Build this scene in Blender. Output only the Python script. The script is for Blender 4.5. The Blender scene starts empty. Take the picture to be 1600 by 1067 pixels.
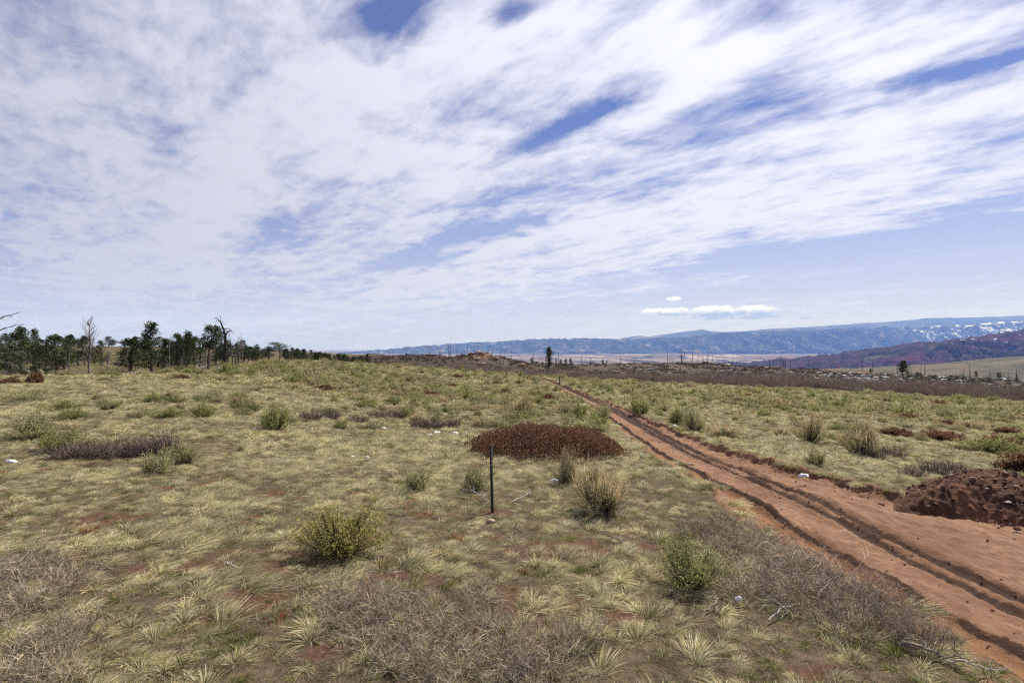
import bpy, math, random
import numpy as np
from math import radians as R

# ------------------------------------------------------------------ camera, sky, sun, exposure
sc = bpy.context.scene
COL = sc.collection
CZ = 3.0                      # eye height above the ground at the tripod
HORIZON = 540.0               # row of the true horizon in the 1600 x 1067 photograph
FPX = 800.0                   # focal length in those pixels (18 mm on full frame)
PITCH = math.atan((HORIZON - 533.5) / FPX)
cam_d = bpy.data.cameras.new('camera'); cam_d.lens = 18; cam_d.sensor_width = 36
cam_d.clip_start = 0.05; cam_d.clip_end = 200000
cam = bpy.data.objects.new('camera', cam_d); COL.objects.link(cam)
cam.location = (0, 0, CZ); cam.rotation_euler = (R(90) + PITCH, 0, 0)
sc.camera = cam

SUN_EL, SUN_AZ = R(50), R(40)            # azimuth clockwise from +Y (view direction)
SUN_DIR = (math.sin(SUN_AZ) * math.cos(SUN_EL), math.cos(SUN_AZ) * math.cos(SUN_EL), math.sin(SUN_EL))
sun_d = bpy.data.lights.new('sun', 'SUN'); sun_d.energy = 5.0; sun_d.angle = R(0.6); sun_d.color = (1.0, 0.94, 0.84)
sun = bpy.data.objects.new('sun', sun_d); COL.objects.link(sun)
sun.rotation_euler = (R(90) - SUN_EL, 0, -SUN_AZ + math.pi)
sun.location = (0, 0, 50)

sc.view_settings.view_transform = 'Standard'; sc.view_settings.look = 'None'
sc.view_settings.gamma = 1.0; sc.view_settings.exposure = 0.62
sc.render.engine = 'CYCLES'
sc.cycles.max_bounces = 6; sc.cycles.diffuse_bounces = 3; sc.cycles.glossy_bounces = 2
sc.cycles.transmission_bounces = 4; sc.cycles.volume_bounces = 1; sc.cycles.transparent_max_bounces = 4
sc.cycles.use_denoising = False; sc.cycles.filter_width = 1.25; sc.cycles.sample_clamp_indirect = 4.0


class NT:
    """small helper to write node trees"""
    def __init__(s, tree): s.t = tree; s.n = tree.nodes; s.l = tree.links
    def new(s, typ, **kw):
        n = s.n.new(typ)
        for k, v in kw.items(): setattr(n, k, v)
        return n
    def put(s, sock, v):
        if isinstance(v, bpy.types.NodeSocket): s.l.new(v, sock)
        elif v is not None: sock.default_value = v
    def math(s, op, a, b=None, c=None, clamp=False):
        n = s.new('ShaderNodeMath', operation=op, use_clamp=clamp)
        s.put(n.inputs[0], a); s.put(n.inputs[1], b)
        if c is not None: s.put(n.inputs[2], c)
        return n.outputs[0]
    def mix(s, f, a, b, blend='MIX'):
        n = s.new('ShaderNodeMix', data_type='RGBA', blend_type=blend)
        s.put(n.inputs[0], f); s.put(n.inputs[6], a); s.put(n.inputs[7], b)
        return n.outputs[2]
    def ramp(s, v, lo, hi, a=0.0, b=1.0):
        n = s.new('ShaderNodeMapRange', interpolation_type='SMOOTHSTEP')
        s.put(n.inputs[0], v); s.put(n.inputs[1], lo); s.put(n.inputs[2], hi); s.put(n.inputs[3], a); s.put(n.inputs[4], b)
        return n.outputs[0]
    def noise(s, vec, scale, detail=5, rough=0.55, dist=0.0, out=0):
        n = s.new('ShaderNodeTexNoise')
        if vec is not None: s.l.new(vec, n.inputs['Vector'])
        n.inputs['Scale'].default_value = scale; n.inputs['Detail'].default_value = detail
        n.inputs['Roughness'].default_value = rough; n.inputs['Distortion'].default_value = dist
        return n.outputs[out]
    def combine(s, x, y, z=0.0):
        n = s.new('ShaderNodeCombineXYZ'); s.put(n.inputs[0], x); s.put(n.inputs[1], y); s.put(n.inputs[2], z)
        return n.outputs[0]


def pixdir(px, py):
    """direction in the world of a pixel of the photograph"""
    v = np.array([(px - 800) / FPX, 1.0, (533.5 - py) / FPX])
    c, s_ = math.cos(PITCH), math.sin(PITCH)
    return np.array([v[0], v[1] * c - v[2] * s_, v[1] * s_ + v[2] * c])


def build_world():
    w = bpy.data.worlds.new('World'); sc.world = w; w.use_nodes = True
    T = NT(w.node_tree); T.n.clear()
    out = T.new('ShaderNodeOutputWorld'); bg = T.new('ShaderNodeBackground')
    T.l.new(bg.outputs[0], out.inputs[0])
    sky = T.new('ShaderNodeTexSky', sky_type='NISHITA', sun_disc=False)
    sky.sun_elevation = SUN_EL; sky.sun_rotation = SUN_AZ; sky.altitude = 2300
    sky.air_density = 1.0; sky.dust_density = 0.3; sky.ozone_density = 3.0
    tc = T.new('ShaderNodeTexCoord'); sep = T.new('ShaderNodeSeparateXYZ')
    T.l.new(tc.outputs['Generated'], sep.inputs[0])
    x, y, z = sep.outputs
    zc = T.math('ADD', T.math('MAXIMUM', z, 0.0), 0.10)
    u = T.math('DIVIDE', x, zc); v = T.math('DIVIDE', y, zc)
    # the cloud sheet is combed along one direction (towards the left of the view)
    cx, cy = -0.70, 0.71
    a = T.math('ADD', T.math('MULTIPLY', u, cx), T.math('MULTIPLY', v, cy))
    b = T.math('SUBTRACT', T.math('MULTIPLY', u, cy), T.math('MULTIPLY', v, cx))
    p1 = T.combine(T.math('MULTIPLY', a, 0.50), b, 3.7)
    p2 = T.combine(T.math('MULTIPLY', a, 0.62), b, 9.1)
    big = T.noise(p1, 0.95, 9, 0.60, 0.35)
    fine = T.noise(p2, 3.3, 9, 0.62, 0.35)
    rip = T.noise(p2, 11.0, 6, 0.6, 0.3)
    wisp = T.noise(T.combine(T.math('MULTIPLY', a, 0.22), b, 1.3), 5.5, 6, 0.62, 1.2)
    m = T.math('ADD', T.math('ADD', T.math('MULTIPLY', big, 0.62), 0.19), T.math('MULTIPLY', T.math('SUBTRACT', fine, 0.5), 1.30))
    m = T.math('ADD', m, T.math('MULTIPLY', T.math('SUBTRACT', rip, 0.5), 0.60))
    m = T.math('ADD', m, T.math('MULTIPLY', T.math('SUBTRACT', wisp, 0.5), 0.34))
    # openings and thick banks of this particular sky
    spots = SKY_SPOTS
    wn = T.new('ShaderNodeSeparateXYZ'); T.l.new(T.noise(p2, 2.6, 5, 0.6, 0.2, out=1), wn.inputs[0]); amp = T.ramp(z, 0.05, 0.45, 0.9, 0.30)
    aw = T.math('ADD', a, T.math('MULTIPLY', T.math('SUBTRACT', wn.outputs[0], 0.5), amp)); bw = T.math('ADD', b, T.math('MULTIPLY', T.math('SUBTRACT', wn.outputs[1], 0.5), amp))
    for px, py, ra, rb, k in spots:
        d = pixdir(px, py); d /= np.linalg.norm(d)
        zz = max(d[2], 0) + 0.10; uu, vv = d[0] / zz, d[1] / zz
        a0, b0 = uu * cx + vv * cy, uu * cy - vv * cx
        da = T.math('DIVIDE', T.math('SUBTRACT', aw, a0), ra); db = T.math('DIVIDE', T.math('SUBTRACT', bw, b0), rb)
        q = T.math('ADD', T.math('MULTIPLY', da, da), T.math('MULTIPLY', db, db))
        g = T.math('MULTIPLY', T.math('EXPONENT', T.math('MULTIPLY', q, -1.0)), k)
        m = T.math('ADD', m, g)
    cover = T.ramp(m, 0.07, 0.90)
    cover = T.math('MULTIPLY', cover, 0.97)
    # veil thickens towards the horizon
    veil = T.math('MULTIPLY', T.ramp(z, 0.01, 0.22, 0.97, 0.50), T.ramp(z, 0.16, 0.42, 1.0, 0.22))
    cover = T.math('MAXIMUM', cover, veil)
    # clouds are brighter where they scatter sunlight forward
    dot = T.math('ADD', T.math('ADD', T.math('MULTIPLY', x, SUN_DIR[0]), T.math('MULTIPLY', y, SUN_DIR[1])), T.math('MULTIPLY', z, SUN_DIR[2]))
    fwd = T.math('POWER', T.math('MAXIMUM', T.math('ADD', T.math('MULTIPLY', dot, 0.5), 0.5), 0.0), 3.0)
    lum = T.math('ADD', T.math('MULTIPLY', fwd, 0.38), 0.285)
    thick = T.ramp(m, 0.3, 1.0, 0.90, 1.12)
    lum = T.math('MULTIPLY', lum, thick)
    ccol = T.new('ShaderNodeVectorMath', operation='SCALE')
    ccol.inputs[0].default_value = (0.93, 0.945, 1.10); T.l.new(lum, ccol.inputs['Scale'])
    skc = T.new('ShaderNodeVectorMath', operation='MULTIPLY')
    T.l.new(sky.outputs[0], skc.inputs[0]); skc.inputs[1].default_value = (SKY_K * 0.58, SKY_K * 0.76, SKY_K * 1.30)
    col = T.mix(cover, skc.outputs[0], ccol.outputs[0])
    # a few small flat cumulus far off, low over the range
    az = T.math('ARCTAN2', x, y); el = T.math('ARCSINE', z)
    cp = T.combine(T.math('MULTIPLY', az, 1.0), T.math('MULTIPLY', el, 2.1), 0.0)
    n1 = T.noise(cp, 46, 6, 0.6, 0.2)
    tot = None
    for px, py, rx, ry, k in ((1050, 487, 52, 7, 1.0), (1120, 488, 52, 12, 1.0), (1180, 485, 42, 9, 1.0), (1052, 467, 15, 3.5, .9), (1190, 495, 45, 4.5, .8), (1258, 497, 14, 3, .7)):
        d = pixdir(px, py); d /= np.linalg.norm(d)
        a0, e0 = math.atan2(d[0], d[1]), math.asin(d[2])
        cc = math.cos(a0)
        da = T.math('DIVIDE', T.math('SUBTRACT', az, a0), rx / FPX * cc * cc); de = T.math('DIVIDE', T.math('SUBTRACT', el, e0), ry / FPX * cc)
        q = T.math('ADD', T.math('MULTIPLY', da, da), T.math('MULTIPLY', de, de))
        g = T.math('MULTIPLY', T.math('EXPONENT', T.math('MULTIPLY', q, -0.9)), k)
        tot = g if tot is None else T.math('MAXIMUM', tot, g)
    cm = T.ramp(T.math('MULTIPLY', tot, T.math('ADD', T.math('MULTIPLY', n1, 1.9), -0.12)), 0.34, 0.48, 0.0, 0.95)
    n2 = T.noise(cp, 70, 5, 0.6)
    e0 = math.asin(pixdir(1110, 487)[2] / np.linalg.norm(pixdir(1110, 487)))
    grey = T.ramp(T.math('ADD', T.math('MULTIPLY', T.math('SUBTRACT', el, e0), 60.0), T.math('MULTIPLY', n2, 1.0)), 0.15, 0.9)
    kcol = T.mix(grey, (0.26, 0.31, 0.45, 1), (0.78, 0.79, 0.82, 1))
    col = T.mix(cm, col, kcol)
    T.l.new(col, bg.inputs[0]); bg.inputs[1].default_value = 1.0
    w.cycles.sampling_method = 'MANUAL'; w.cycles.sample_map_resolution = 512

# (column, row, radius along the comb, radius across, thicker + / thinner -)
SKY_SPOTS = [(572, 40, .16, .12, -.6), (620, 4, .12, .08, -.5), (600, 95, .06, .05, -.35), (450, 40, .30, .25, .26), (700, 60, .3, .2, .24), (860, 60, .25, .2, .12), (1110, 120, .25, .14, .34), (1250, 210, .4, .10, .25), (1500, 180, .4, .12, .36), (1480, 50, .25, .10, .22), (880, 200, .28, .08, -.42), (960, 165, .2, .06, -.22),
             (1205, 150, .14, .06, -.36), (1410, 120, .16, .06, -.36), (1530, 98, .18, .05, -.40), (1180, 45, .16, .06, -.22), (805, 15, .08, .05, -.5), (1290, 185, .2, .05, -.2),
             (745, 372, 1.1, .22, -.40), (470, 352, 1.0, .18, -.25), (1400, 372, 1.6, .22, -.38), (1560, 362, 1.6, .28, -.45), (1580, 420, 2.4, .4, -.4),
             (215, 190, .4, .18, -.18), (110, 275, .6, .2, -.14), (400, 60, .6, .3, .16), (100, 215, .8, .3, .16), (330, 10, .2, .2, -.25),
             (1330, 90, .35, .2, .20), (1400, 270, .8, .3, .20), (1100, 330, 1.2, .3, .08), (700, 110, .5, .25, .02), (280, 270, .6, .3, .10), (620, 270, .6, .25, .06), (1020, 90, .4, .2, .10),
             (1550, 20, .3, .15, -.2), (1300, 410, 2.0, .25, .15), (150, 400, 2, .6, .26), (900, 440, 2.5, .6, .24), (620, 285, .7, .28, .20), (440, 300, .9, .4, .14), (950, 330, 1.0, .26, .18), (300, 440, 3, 1.0, .26), (620, 450, 3, .8, .26), (1180, 340, 1.2, .3, .14)]
SKY_K = 0.050
build_world()

# ------------------------------------------------------------------ small library
rng = np.random.default_rng(7)
random.seed(7)
_tab = np.random.default_rng(99).random((256, 256))

def vnoise(x, y, s=0):
    x = np.asarray(x, float) + s * 17.31; y = np.asarray(y, float) + s * 7.77
    xi = np.floor(x).astype(int); yi = np.floor(y).astype(int); fx = x - xi; fy = y - yi
    fx = fx * fx * (3 - 2 * fx); fy = fy * fy * (3 - 2 * fy)
    g = lambda i, j: _tab[i & 255, j & 255]
    return (g(xi, yi) * (1 - fx) + g(xi + 1, yi) * fx) * (1 - fy) + (g(xi, yi + 1) * (1 - fx) + g(xi + 1, yi + 1) * fx) * fy

def fbm(x, y, oct=4, s=0, gain=0.5):
    t = 0; a = 1; n = 0
    for o in range(oct):
        t = t + a * vnoise(np.asarray(x) * 2 ** o, np.asarray(y) * 2 ** o, s + o * 3); n += a; a *= gain
    return t / n

def sstep(a, b, x):
    t = np.clip((np.asarray(x, float) - a) / (b - a), 0, 1); return t * t * (3 - 2 * t)

class MB:
    """collects vertices, faces and vertex colours of ONE mesh"""
    def __init__(s): s.V = []; s.Q = []; s.T = []; s.C = []; s.n = 0
    def add(s, V, Q=None, T=None, C=None):
        V = np.asarray(V, float).reshape(-1, 3)
        if Q is not None and len(Q): s.Q.append(np.asarray(Q, np.int64).reshape(-1, 4) + s.n)
        if T is not None and len(T): s.T.append(np.asarray(T, np.int64).reshape(-1, 3) + s.n)
        if C is None: C = np.ones((len(V), 3)) * 0.5
        C = np.asarray(C, float)
        if C.ndim == 1: C = np.tile(C, (len(V), 1))
        s.V.append(V); s.C.append(C); s.n += len(V)
        return s
    def mesh(s, name, mat, smooth=False, attrs=None):
        me = bpy.data.meshes.new(name)
        V = np.concatenate(s.V) if s.V else np.zeros((0, 3))
        Q = np.concatenate(s.Q) if s.Q else np.zeros((0, 4), int)
        Tt = np.concatenate(s.T) if s.T else np.zeros((0, 3), int)
        me.vertices.add(len(V)); me.vertices.foreach_set('co', V.astype(np.float32).ravel())
        nl = Q.size + Tt.size
        me.loops.add(nl); me.loops.foreach_set('vertex_index', np.concatenate([Q.ravel(), Tt.ravel()]).astype(np.int32))
        me.polygons.add(len(Q) + len(Tt))
        st = np.concatenate([np.arange(len(Q)) * 4, Q.size + np.arange(len(Tt)) * 3]).astype(np.int32)
        me.polygons.foreach_set('loop_start', st)
        if smooth: me.polygons.foreach_set('use_smooth', np.ones(len(st), bool))
        if len(V):
            at = me.color_attributes.new('Col', 'FLOAT_COLOR', 'POINT')
            C = np.concatenate(s.C); C = np.concatenate([C, np.ones((len(C), 1))], 1)
            at.data.foreach_set('color', C.astype(np.float32).ravel())
            for k, a in (attrs or {}).items():
                t = me.attributes.new(k, 'FLOAT', 'POINT'); t.data.foreach_set('value', np.asarray(a, np.float32).ravel())
        me.update(calc_edges=True); me.validate()
        if mat: me.materials.append(mat)
        return me

def obj(name, me, parent=None, loc=None, rz=0.0, scale=None):
    o = bpy.data.objects.new(name, me); COL.objects.link(o)
    if parent is not None: o.parent = parent
    if loc is not None: o.location = loc
    o.rotation_euler[2] = rz
    if scale is not None: o.scale = scale if hasattr(scale, '__len__') else (scale,) * 3
    return o

def tag(o, label=None, cat=None, group=None, kind=None):
    if label: o['label'] = label
    if cat: o['category'] = cat
    if group: o['group'] = group
    if kind: o['kind'] = kind
    return o

def tube(P, rad, k=6, C=(0.2, 0.17, 0.14), cap=True):
    """tapered tube through points P"""
    P = np.asarray(P, float); rad = np.asarray(rad, float); n = len(P)
    d = np.gradient(P, axis=0); d /= np.linalg.norm(d, axis=1)[:, None] + 1e-9
    up = np.where(np.abs(d[:, 2:3]) > 0.9, np.array([[1.0, 0, 0]]), np.array([[0, 0, 1.0]]))
    a = np.cross(d, up); a /= np.linalg.norm(a, axis=1)[:, None] + 1e-9; b = np.cross(d, a)
    th = np.arange(k) / k * 2 * math.pi
    V = P[:, None, :] + rad[:, None, None] * (np.cos(th)[None, :, None] * a[:, None, :] + np.sin(th)[None, :, None] * b[:, None, :])
    i = np.arange(n - 1)[:, None] * k; j = np.arange(k)[None, :]
    Q = np.stack([i + j, i + (j + 1) % k, i + k + (j + 1) % k, i + k + j], -1).reshape(-1, 4)
    V = V.reshape(-1, 3); T = []
    if cap:
        V = np.concatenate([V, P[-1:] + d[-1:] * rad[-1]]); t = n * k
        T = [[(n - 1) * k + q, (n - 1) * k + (q + 1) % k, t] for q in range(k)]
    return V, Q, T, np.tile(np.asarray(C, float), (len(V), 1))

def norm(v): return v / (np.linalg.norm(v, axis=-1, keepdims=True) + 1e-9)

def blades(g, P, D, L, W, bend, C0, C1, nseg=3, tip=0.12):
    """N tapered ribbons from P along D, bent by the vectors `bend` (world units at the tip)"""
    n = len(P); t = np.linspace(0, 1, nseg + 1)
    side = norm(np.cross(D, g.normal(size=(n, 3))))
    ctr = P[:, None] + D[:, None] * (L[:, None, None] * t[None, :, None]) + bend[:, None] * (t ** 2)[None, :, None]
    w = (W[:, None] * (1 - (1 - tip) * t[None, :] ** 1.5))[:, :, None] * side[:, None] * 0.5
    V = np.stack([ctr - w, ctr + w], 2).reshape(-1, 3)
    b = (np.arange(n) * (nseg + 1) * 2)[:, None] + (np.arange(nseg) * 2)[None, :]
    Q = np.stack([b, b + 1, b + 3, b + 2], -1).reshape(-1, 4)
    tc_ = t ** .7; C = C0[:, None] * (1 - tc_)[None, :, None] + C1[:, None] * tc_[None, :, None]
    C = np.repeat(C, 2, axis=1).reshape(-1, 3)
    return V, Q, None, C

def leaves(g, P, D, L, W, C):
    """N pointed leaves (rhombus, folded a little) at P along D"""
    n = len(P); side = norm(np.cross(D, g.normal(size=(n, 3)))); up = np.cross(side, D)
    A = P; M = P + D * (L * 0.5)[:, None]
    V = np.stack([A, M + side * (W * .5)[:, None] + up * (L * .06)[:, None], P + D * L[:, None], M - side * (W * .5)[:, None] + up * (L * .06)[:, None]], 1).reshape(-1, 3)
    Q = (np.arange(n) * 4)[:, None] + np.arange(4)[None, :]
    return V, Q, None, np.repeat(C, 4, axis=0)

def pick(g, n, cols, wts, jit=0.15):
    cols = np.asarray(cols, float); w = np.asarray(wts, float); w /= w.sum()
    c = cols[g.choice(len(cols), n, p=w)]
    return np.clip(c * (1 + g.normal(size=(n, 1)) * jit), 0.004, 0.9)

# ------------------------------------------------------------------ materials
def mat_col(name, rough=0.9, trans=0.0, rnd=0.0, noise=None, spec=0.15, bump=None):
    """vertex colour x a little variation; trans = share of light that passes through (leaves)"""
    m = bpy.data.materials.new(name); m.use_nodes = True; T = NT(m.node_tree); T.n.clear()
    out = T.new('ShaderNodeOutputMaterial'); pb = T.new('ShaderNodeBsdfPrincipled')
    pb.inputs['Roughness'].default_value = rough; pb.inputs['Specular IOR Level'].default_value = spec
    at = T.new('ShaderNodeAttribute', attribute_name='Col'); c = at.outputs['Color']
    if rnd:
        oi = T.new('ShaderNodeObjectInfo')
        k = T.math('ADD', T.math('MULTIPLY', oi.outputs['Random'], 2 * rnd), 1 - rnd)
        s = T.new('ShaderNodeVectorMath', operation='SCALE'); T.l.new(c, s.inputs[0]); T.l.new(k, s.inputs['Scale']); c = s.outputs[0]
    if noise:
        tc = T.new('ShaderNodeTexCoord'); nz = T.noise(tc.outputs['Object'], noise[0], 6, 0.65)
        k = T.ramp(nz, 0.3, 0.7, 1 - noise[1], 1 + noise[1])
        s = T.new('ShaderNodeVectorMath', operation='SCALE'); T.l.new(c, s.inputs[0]); T.l.new(k, s.inputs['Scale']); c = s.outputs[0]
    T.l.new(c, pb.inputs['Base Color'])
    if bump:
        tc = T.new('ShaderNodeTexCoord'); nz = T.noise(tc.outputs['Object'], bump[0], 7, 0.65)
        bn = T.new('ShaderNodeBump'); bn.inputs['Strength'].default_value = bump[1]; bn.inputs['Distance'].default_value = bump[2]
        T.l.new(nz, bn.inputs['Height']); T.l.new(bn.outputs[0], pb.inputs['Normal'])
    if trans:
        tr = T.new('ShaderNodeBsdfTranslucent'); T.l.new(c, tr.inputs[0])
        mx = T.new('ShaderNodeMixShader'); mx.inputs[0].default_value = trans
        T.l.new(pb.outputs[0], mx.inputs[1]); T.l.new(tr.outputs[0], mx.inputs[2]); T.l.new(mx.outputs[0], out.inputs[0])
    else: T.l.new(pb.outputs[0], out.inputs[0])
    return m

M_GRASS = mat_col('grass_blades', 0.75, 0.38, 0.38)
M_LEAF = mat_col('shrub_leaves', 0.7, 0.50, 0.16)
M_TWIG = mat_col('dry_twigs', 0.9, 0.0, 0.12)
M_BARK = mat_col('bark', 0.95, 0.0, 0.1, noise=(6, 0.3))
M_NEEDLE = mat_col('needles', 0.7, 0.15, 0.15)
M_ROCK = mat_col('rock', 0.95, 0.0, 0.08, noise=(5, 0.25), bump=(9, 0.6, 0.05))
M_SNOW = mat_col('old_snow', 0.6, 0.0, 0.0, noise=(12, 0.06), bump=(20, 0.5, 0.02))
M_DIRT = mat_col('dug_earth', 0.97, 0.0, 0.0, noise=(14, 0.4), bump=(25, 0.9, 0.04), spec=0.2)
# ------------------------------------------------------------------ terrain: measured heights joined by a thin-plate surface
def at(px, py, d):
    v = pixdir(px, py); v = v / v[1]
    return np.array([v[0] * d, d, CZ + v[2] * d])

_ctl = [(-300, 1067, 4.4), (0, 1067, 4.5), (400, 1067, 4.55), (800, 1067, 4.6), (1200, 1067, 4.6), (1600, 1067, 4.6), (2000, 1067, 4.6),
        (0, 800, 9.3), (400, 800, 9.6), (769, 800, 10), (1180, 780, 11), (1600, 942, 6.5), (1600, 840, 8.8), (1400, 760, 12.4),
        (-300, 680, 16.5), (0, 680, 17.5), (0, 630, 27), (300, 650, 24), (430, 664, 23), (600, 668, 27), (700, 685, 23.5), (850, 693, 23), (1031, 700, 20),
        (0, 590, 45), (200, 586, 50), (350, 583, 56), (480, 600, 52), (480, 564, 105), (560, 568, 115), (620, 574, 128), (700, 581, 138),
        (600, 610, 60), (700, 630, 48), (840, 589, 141), (900, 612, 76), (950, 640, 43), (1000, 598, 128), (1200, 606, 116), (1400, 617, 106), (1600, 628, 96), (1900, 645, 85),
        (1600, 665, 47), (1600, 700, 31), (1600, 750, 18.5), (1300, 660, 38), (1300, 700, 23),
        # the draw on the left and the wooded hill behind it
        (-100, 592, 62), (100, 590, 72), (300, 583, 80), (400, 572, 90), (100, 566, 130), (200, 556, 150), (320, 560, 150), (-200, 560, 120),
        (-200, 528, 230), (0, 534, 235), (150, 541, 245), (300, 543, 250), (450, 556, 240), (540, 566, 230),
        # the burned ground on the right
        (620, 572, 200), (640, 558, 235), (700, 559, 235), (760, 553, 230), (730, 572, 190), (820, 574, 225), (830, 592, 165), (900, 596, 165), (900, 572, 290), (960, 571, 280),
        (1000, 572, 215), (1050, 571, 215), (1100, 596, 165), (1150, 574, 218), (1250, 583, 215), (1300, 602, 160), (1350, 583, 235), (1500, 590, 235), (1450, 606, 160), (1600, 592, 235), (1600, 618, 140), (1900, 600, 220)]
CP = np.array([at(*c) for c in _ctl])
CP = np.concatenate([CP, [[0, 0, -.02], [-12, -8, 0.2], [12, -8, -.1], [0, -12, 0.2], [-30, 0, 0.6], [30, 0, -.9], [-80, 10, 1.6], [80, 10, -4], [-60, -40, 1.5], [60, -40, -3]]])
_S = 60.0
def _tps(A, B):
    r2 = ((A[:, None, :2] - B[None, :, :2]) ** 2).sum(-1) / _S ** 2
    return 0.5 * r2 * np.log(r2 + 1e-9)
_n = len(CP)
_K = _tps(CP, CP) + np.eye(_n) * 2e-4
_Pm = np.concatenate([np.ones((_n, 1)), CP[:, :2] / _S], 1)
_A = np.block([[_K, _Pm], [_Pm.T, np.zeros((3, 3))]])
_w = np.linalg.solve(_A, np.concatenate([CP[:, 2], np.zeros(3)]))

def H0(x, y):
    x = np.asarray(x, float).ravel(); y = np.asarray(y, float).ravel(); o = np.empty(len(x))
    for i in range(0, len(x), 20000):
        q = np.stack([x[i:i + 20000], y[i:i + 20000]], 1)
        qc = np.clip(q, [-260, -40], [300, 330])
        o[i:i + 20000] = _tps(qc, CP) @ _w[:_n] + np.concatenate([np.ones((len(q), 1)), qc / _S], 1) @ _w[_n:]
    return o

EDGE = np.array([at(px, py, d)[:2] for px, py, d in ((-300, 600, 44), (0, 588, 45), (200, 586, 52), (300, 580, 66), (400, 568, 92), (480, 564, 108), (560, 568, 117), (620, 574, 128), (700, 581, 138), (840, 589, 141), (1000, 598, 127), (1200, 606, 115), (1400, 617, 105), (1600, 628, 95), (1900, 645, 84))])
def beyond(x, y):
    """metres past the far edge of the meadow"""
    th = np.arctan2(np.asarray(x, float), np.maximum(np.asarray(y, float), 1e-3)); te = np.arctan2(EDGE[:, 0], EDGE[:, 1])
    re = np.interp(th, te, np.hypot(EDGE[:, 0], EDGE[:, 1]))
    return np.hypot(x, y) - re
def burnt(x, y):
    """1 on the burned ground past the meadow (centre and right)"""
    th = np.arctan2(np.asarray(x, float), np.maximum(np.asarray(y, float), 1e-3))
    return sstep(-1, 4, beyond(x, y)) * sstep(-0.34, -0.24, th) 

def H(x, y):
    x = np.asarray(x, float); y = np.asarray(y, float); sh = x.shape; x = x.ravel(); y = y.ravel()
    z = H0(x, y); r = np.hypot(x, y)
    z = z + (fbm(x * 0.45, y * 0.45, 3, 5) - 0.5) * 0.16 * sstep(2, 8, r) + (fbm(x * .07, y * .07, 2, 8) - .5) * 0.5 * sstep(15, 60, r)
    b = burnt(x, y); z = z + b * (fbm(x * .11, y * .11, 4, 21) - 0.5) * 3.2
    # past the brow the land falls to the valley
    f = np.maximum(r - 300, 0); z = z - np.where(f < 200, f * f / 900, 44 + (f - 200) * 0.36)
    return np.maximum(z, -350 - 8).reshape(sh)

def ground_hit(px, py):
    """where the line of sight of a pixel meets the ground"""
    v = pixdir(px, py); v = v / v[1]; d = np.geomspace(3, 320, 1400)
    z = CZ + v[2] * d; g = H(v[0] * d, d); k = np.argmax(z <= g)
    return np.array([v[0] * d[k], d[k], g[k]])

# ------------------------------------------------------------------ the track: its edges and ruts as functions of the distance
_rut = np.array([ground_hit(px, py)[:2] for px, py in ((1600, 1030), (1521, 977), (1425, 925), (1281, 846), (1180, 780), (1105, 738), (1031, 700), (985, 672), (945, 645), (905, 620), (870, 603), (842, 591))])
_ly = np.linspace(math.log(3), math.log(170), 400)
_rx = np.interp(_ly, np.log(np.append(_rut[:, 1], 135)), np.append(_rut[:, 0], 2.6)); _k = np.exp(-np.linspace(-2, 2, 41) ** 2); _rx = np.convolve(np.pad(_rx, 20, 'edge'), _k / _k.sum(), 'valid')
def rutX(y):
    y = np.asarray(y, float)
    return np.interp(np.log(np.clip(y, 3.2, 168)), _ly, _rx)
def roadL(y): return rutX(y) - 0.68 + (fbm(np.asarray(y) * .7, 0 * np.asarray(y), 3, 41) - .5) * 0.5
def roadR(y):
    y = np.asarray(y, float)
    w = np.interp(y, [-5, 8, 12, 20, 40, 80, 150], [7.5, 7.5, 3.40, 2.85, 2.5, 2.4, 2.2])
    return rutX(y) + w + (fbm(y * .8, 0 * y + 9, 4, 43, .6) - .5) * 0.7
def road_u(x, y):
    """>0 inside the track (metres from the nearer edge)"""
    return np.where(np.asarray(y) < 150, np.minimum(x - roadL(y), roadR(y) - x), -5.0)

def soil(x, y):
    """bare red earth between the tufts, 0..1"""
    n = fbm(x * .55, y * .55, 4, 61, .55); m = fbm(np.asarray(x) * 2.2, np.asarray(y) * 2.2, 3, 66)
    s = .8 * sstep(.60, .76, n * .75 + m * .3)
    for (px, py, rx, ry, k) in SOIL:
        s = np.maximum(s, k * np.exp(-(((x - px) / rx) ** 2 + ((y - py) / ry) ** 2)) * sstep(.3, .6, m))
    s = s * sstep(32, 10, np.hypot(x, y))
    return np.maximum(s, sstep(-0.35, 0.1, road_u(x, y)))
SOIL = []
for px, py, rx, ry in ((400, 925, .9, .5), (330, 885, .8, .4), (600, 905, .6, .3), (800, 778, .9, .5), (780, 800, .5, .3), (690, 905, .4, .3), (1050, 905, .7, .4), (960, 960, .5, .3), (560, 845, .8, .3), (80, 850, .6, .3), (1020, 960, .4, .2), (450, 855, .5, .25), (240, 890, .6, .3), (500, 1020, .3, .2), (1290, 1050, .4, .2)):
    _g = ground_hit(px, py); SOIL.append((_g[0], _g[1], rx, ry, 1.0))

def axis(lo_far, lo, hi, hi_far, step, grow):
    a = list(np.arange(lo, hi + 1e-6, step)); s = step; p = a[-1]; up = []
    while p < hi_far: s *= grow; p += s; up.append(p)
    s = step; p = a[0]; dn = []
    while p > lo_far: s *= grow; p -= s; dn.append(p)
    return np.array(dn[::-1] + a + up)
def grid_faces(nx, ny):
    i = np.arange(ny - 1)[:, None] * nx + np.arange(nx - 1)[None, :]
    return np.stack([i, i + 1, i + nx + 1, i + nx], -1).reshape(-1, 4)

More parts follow.
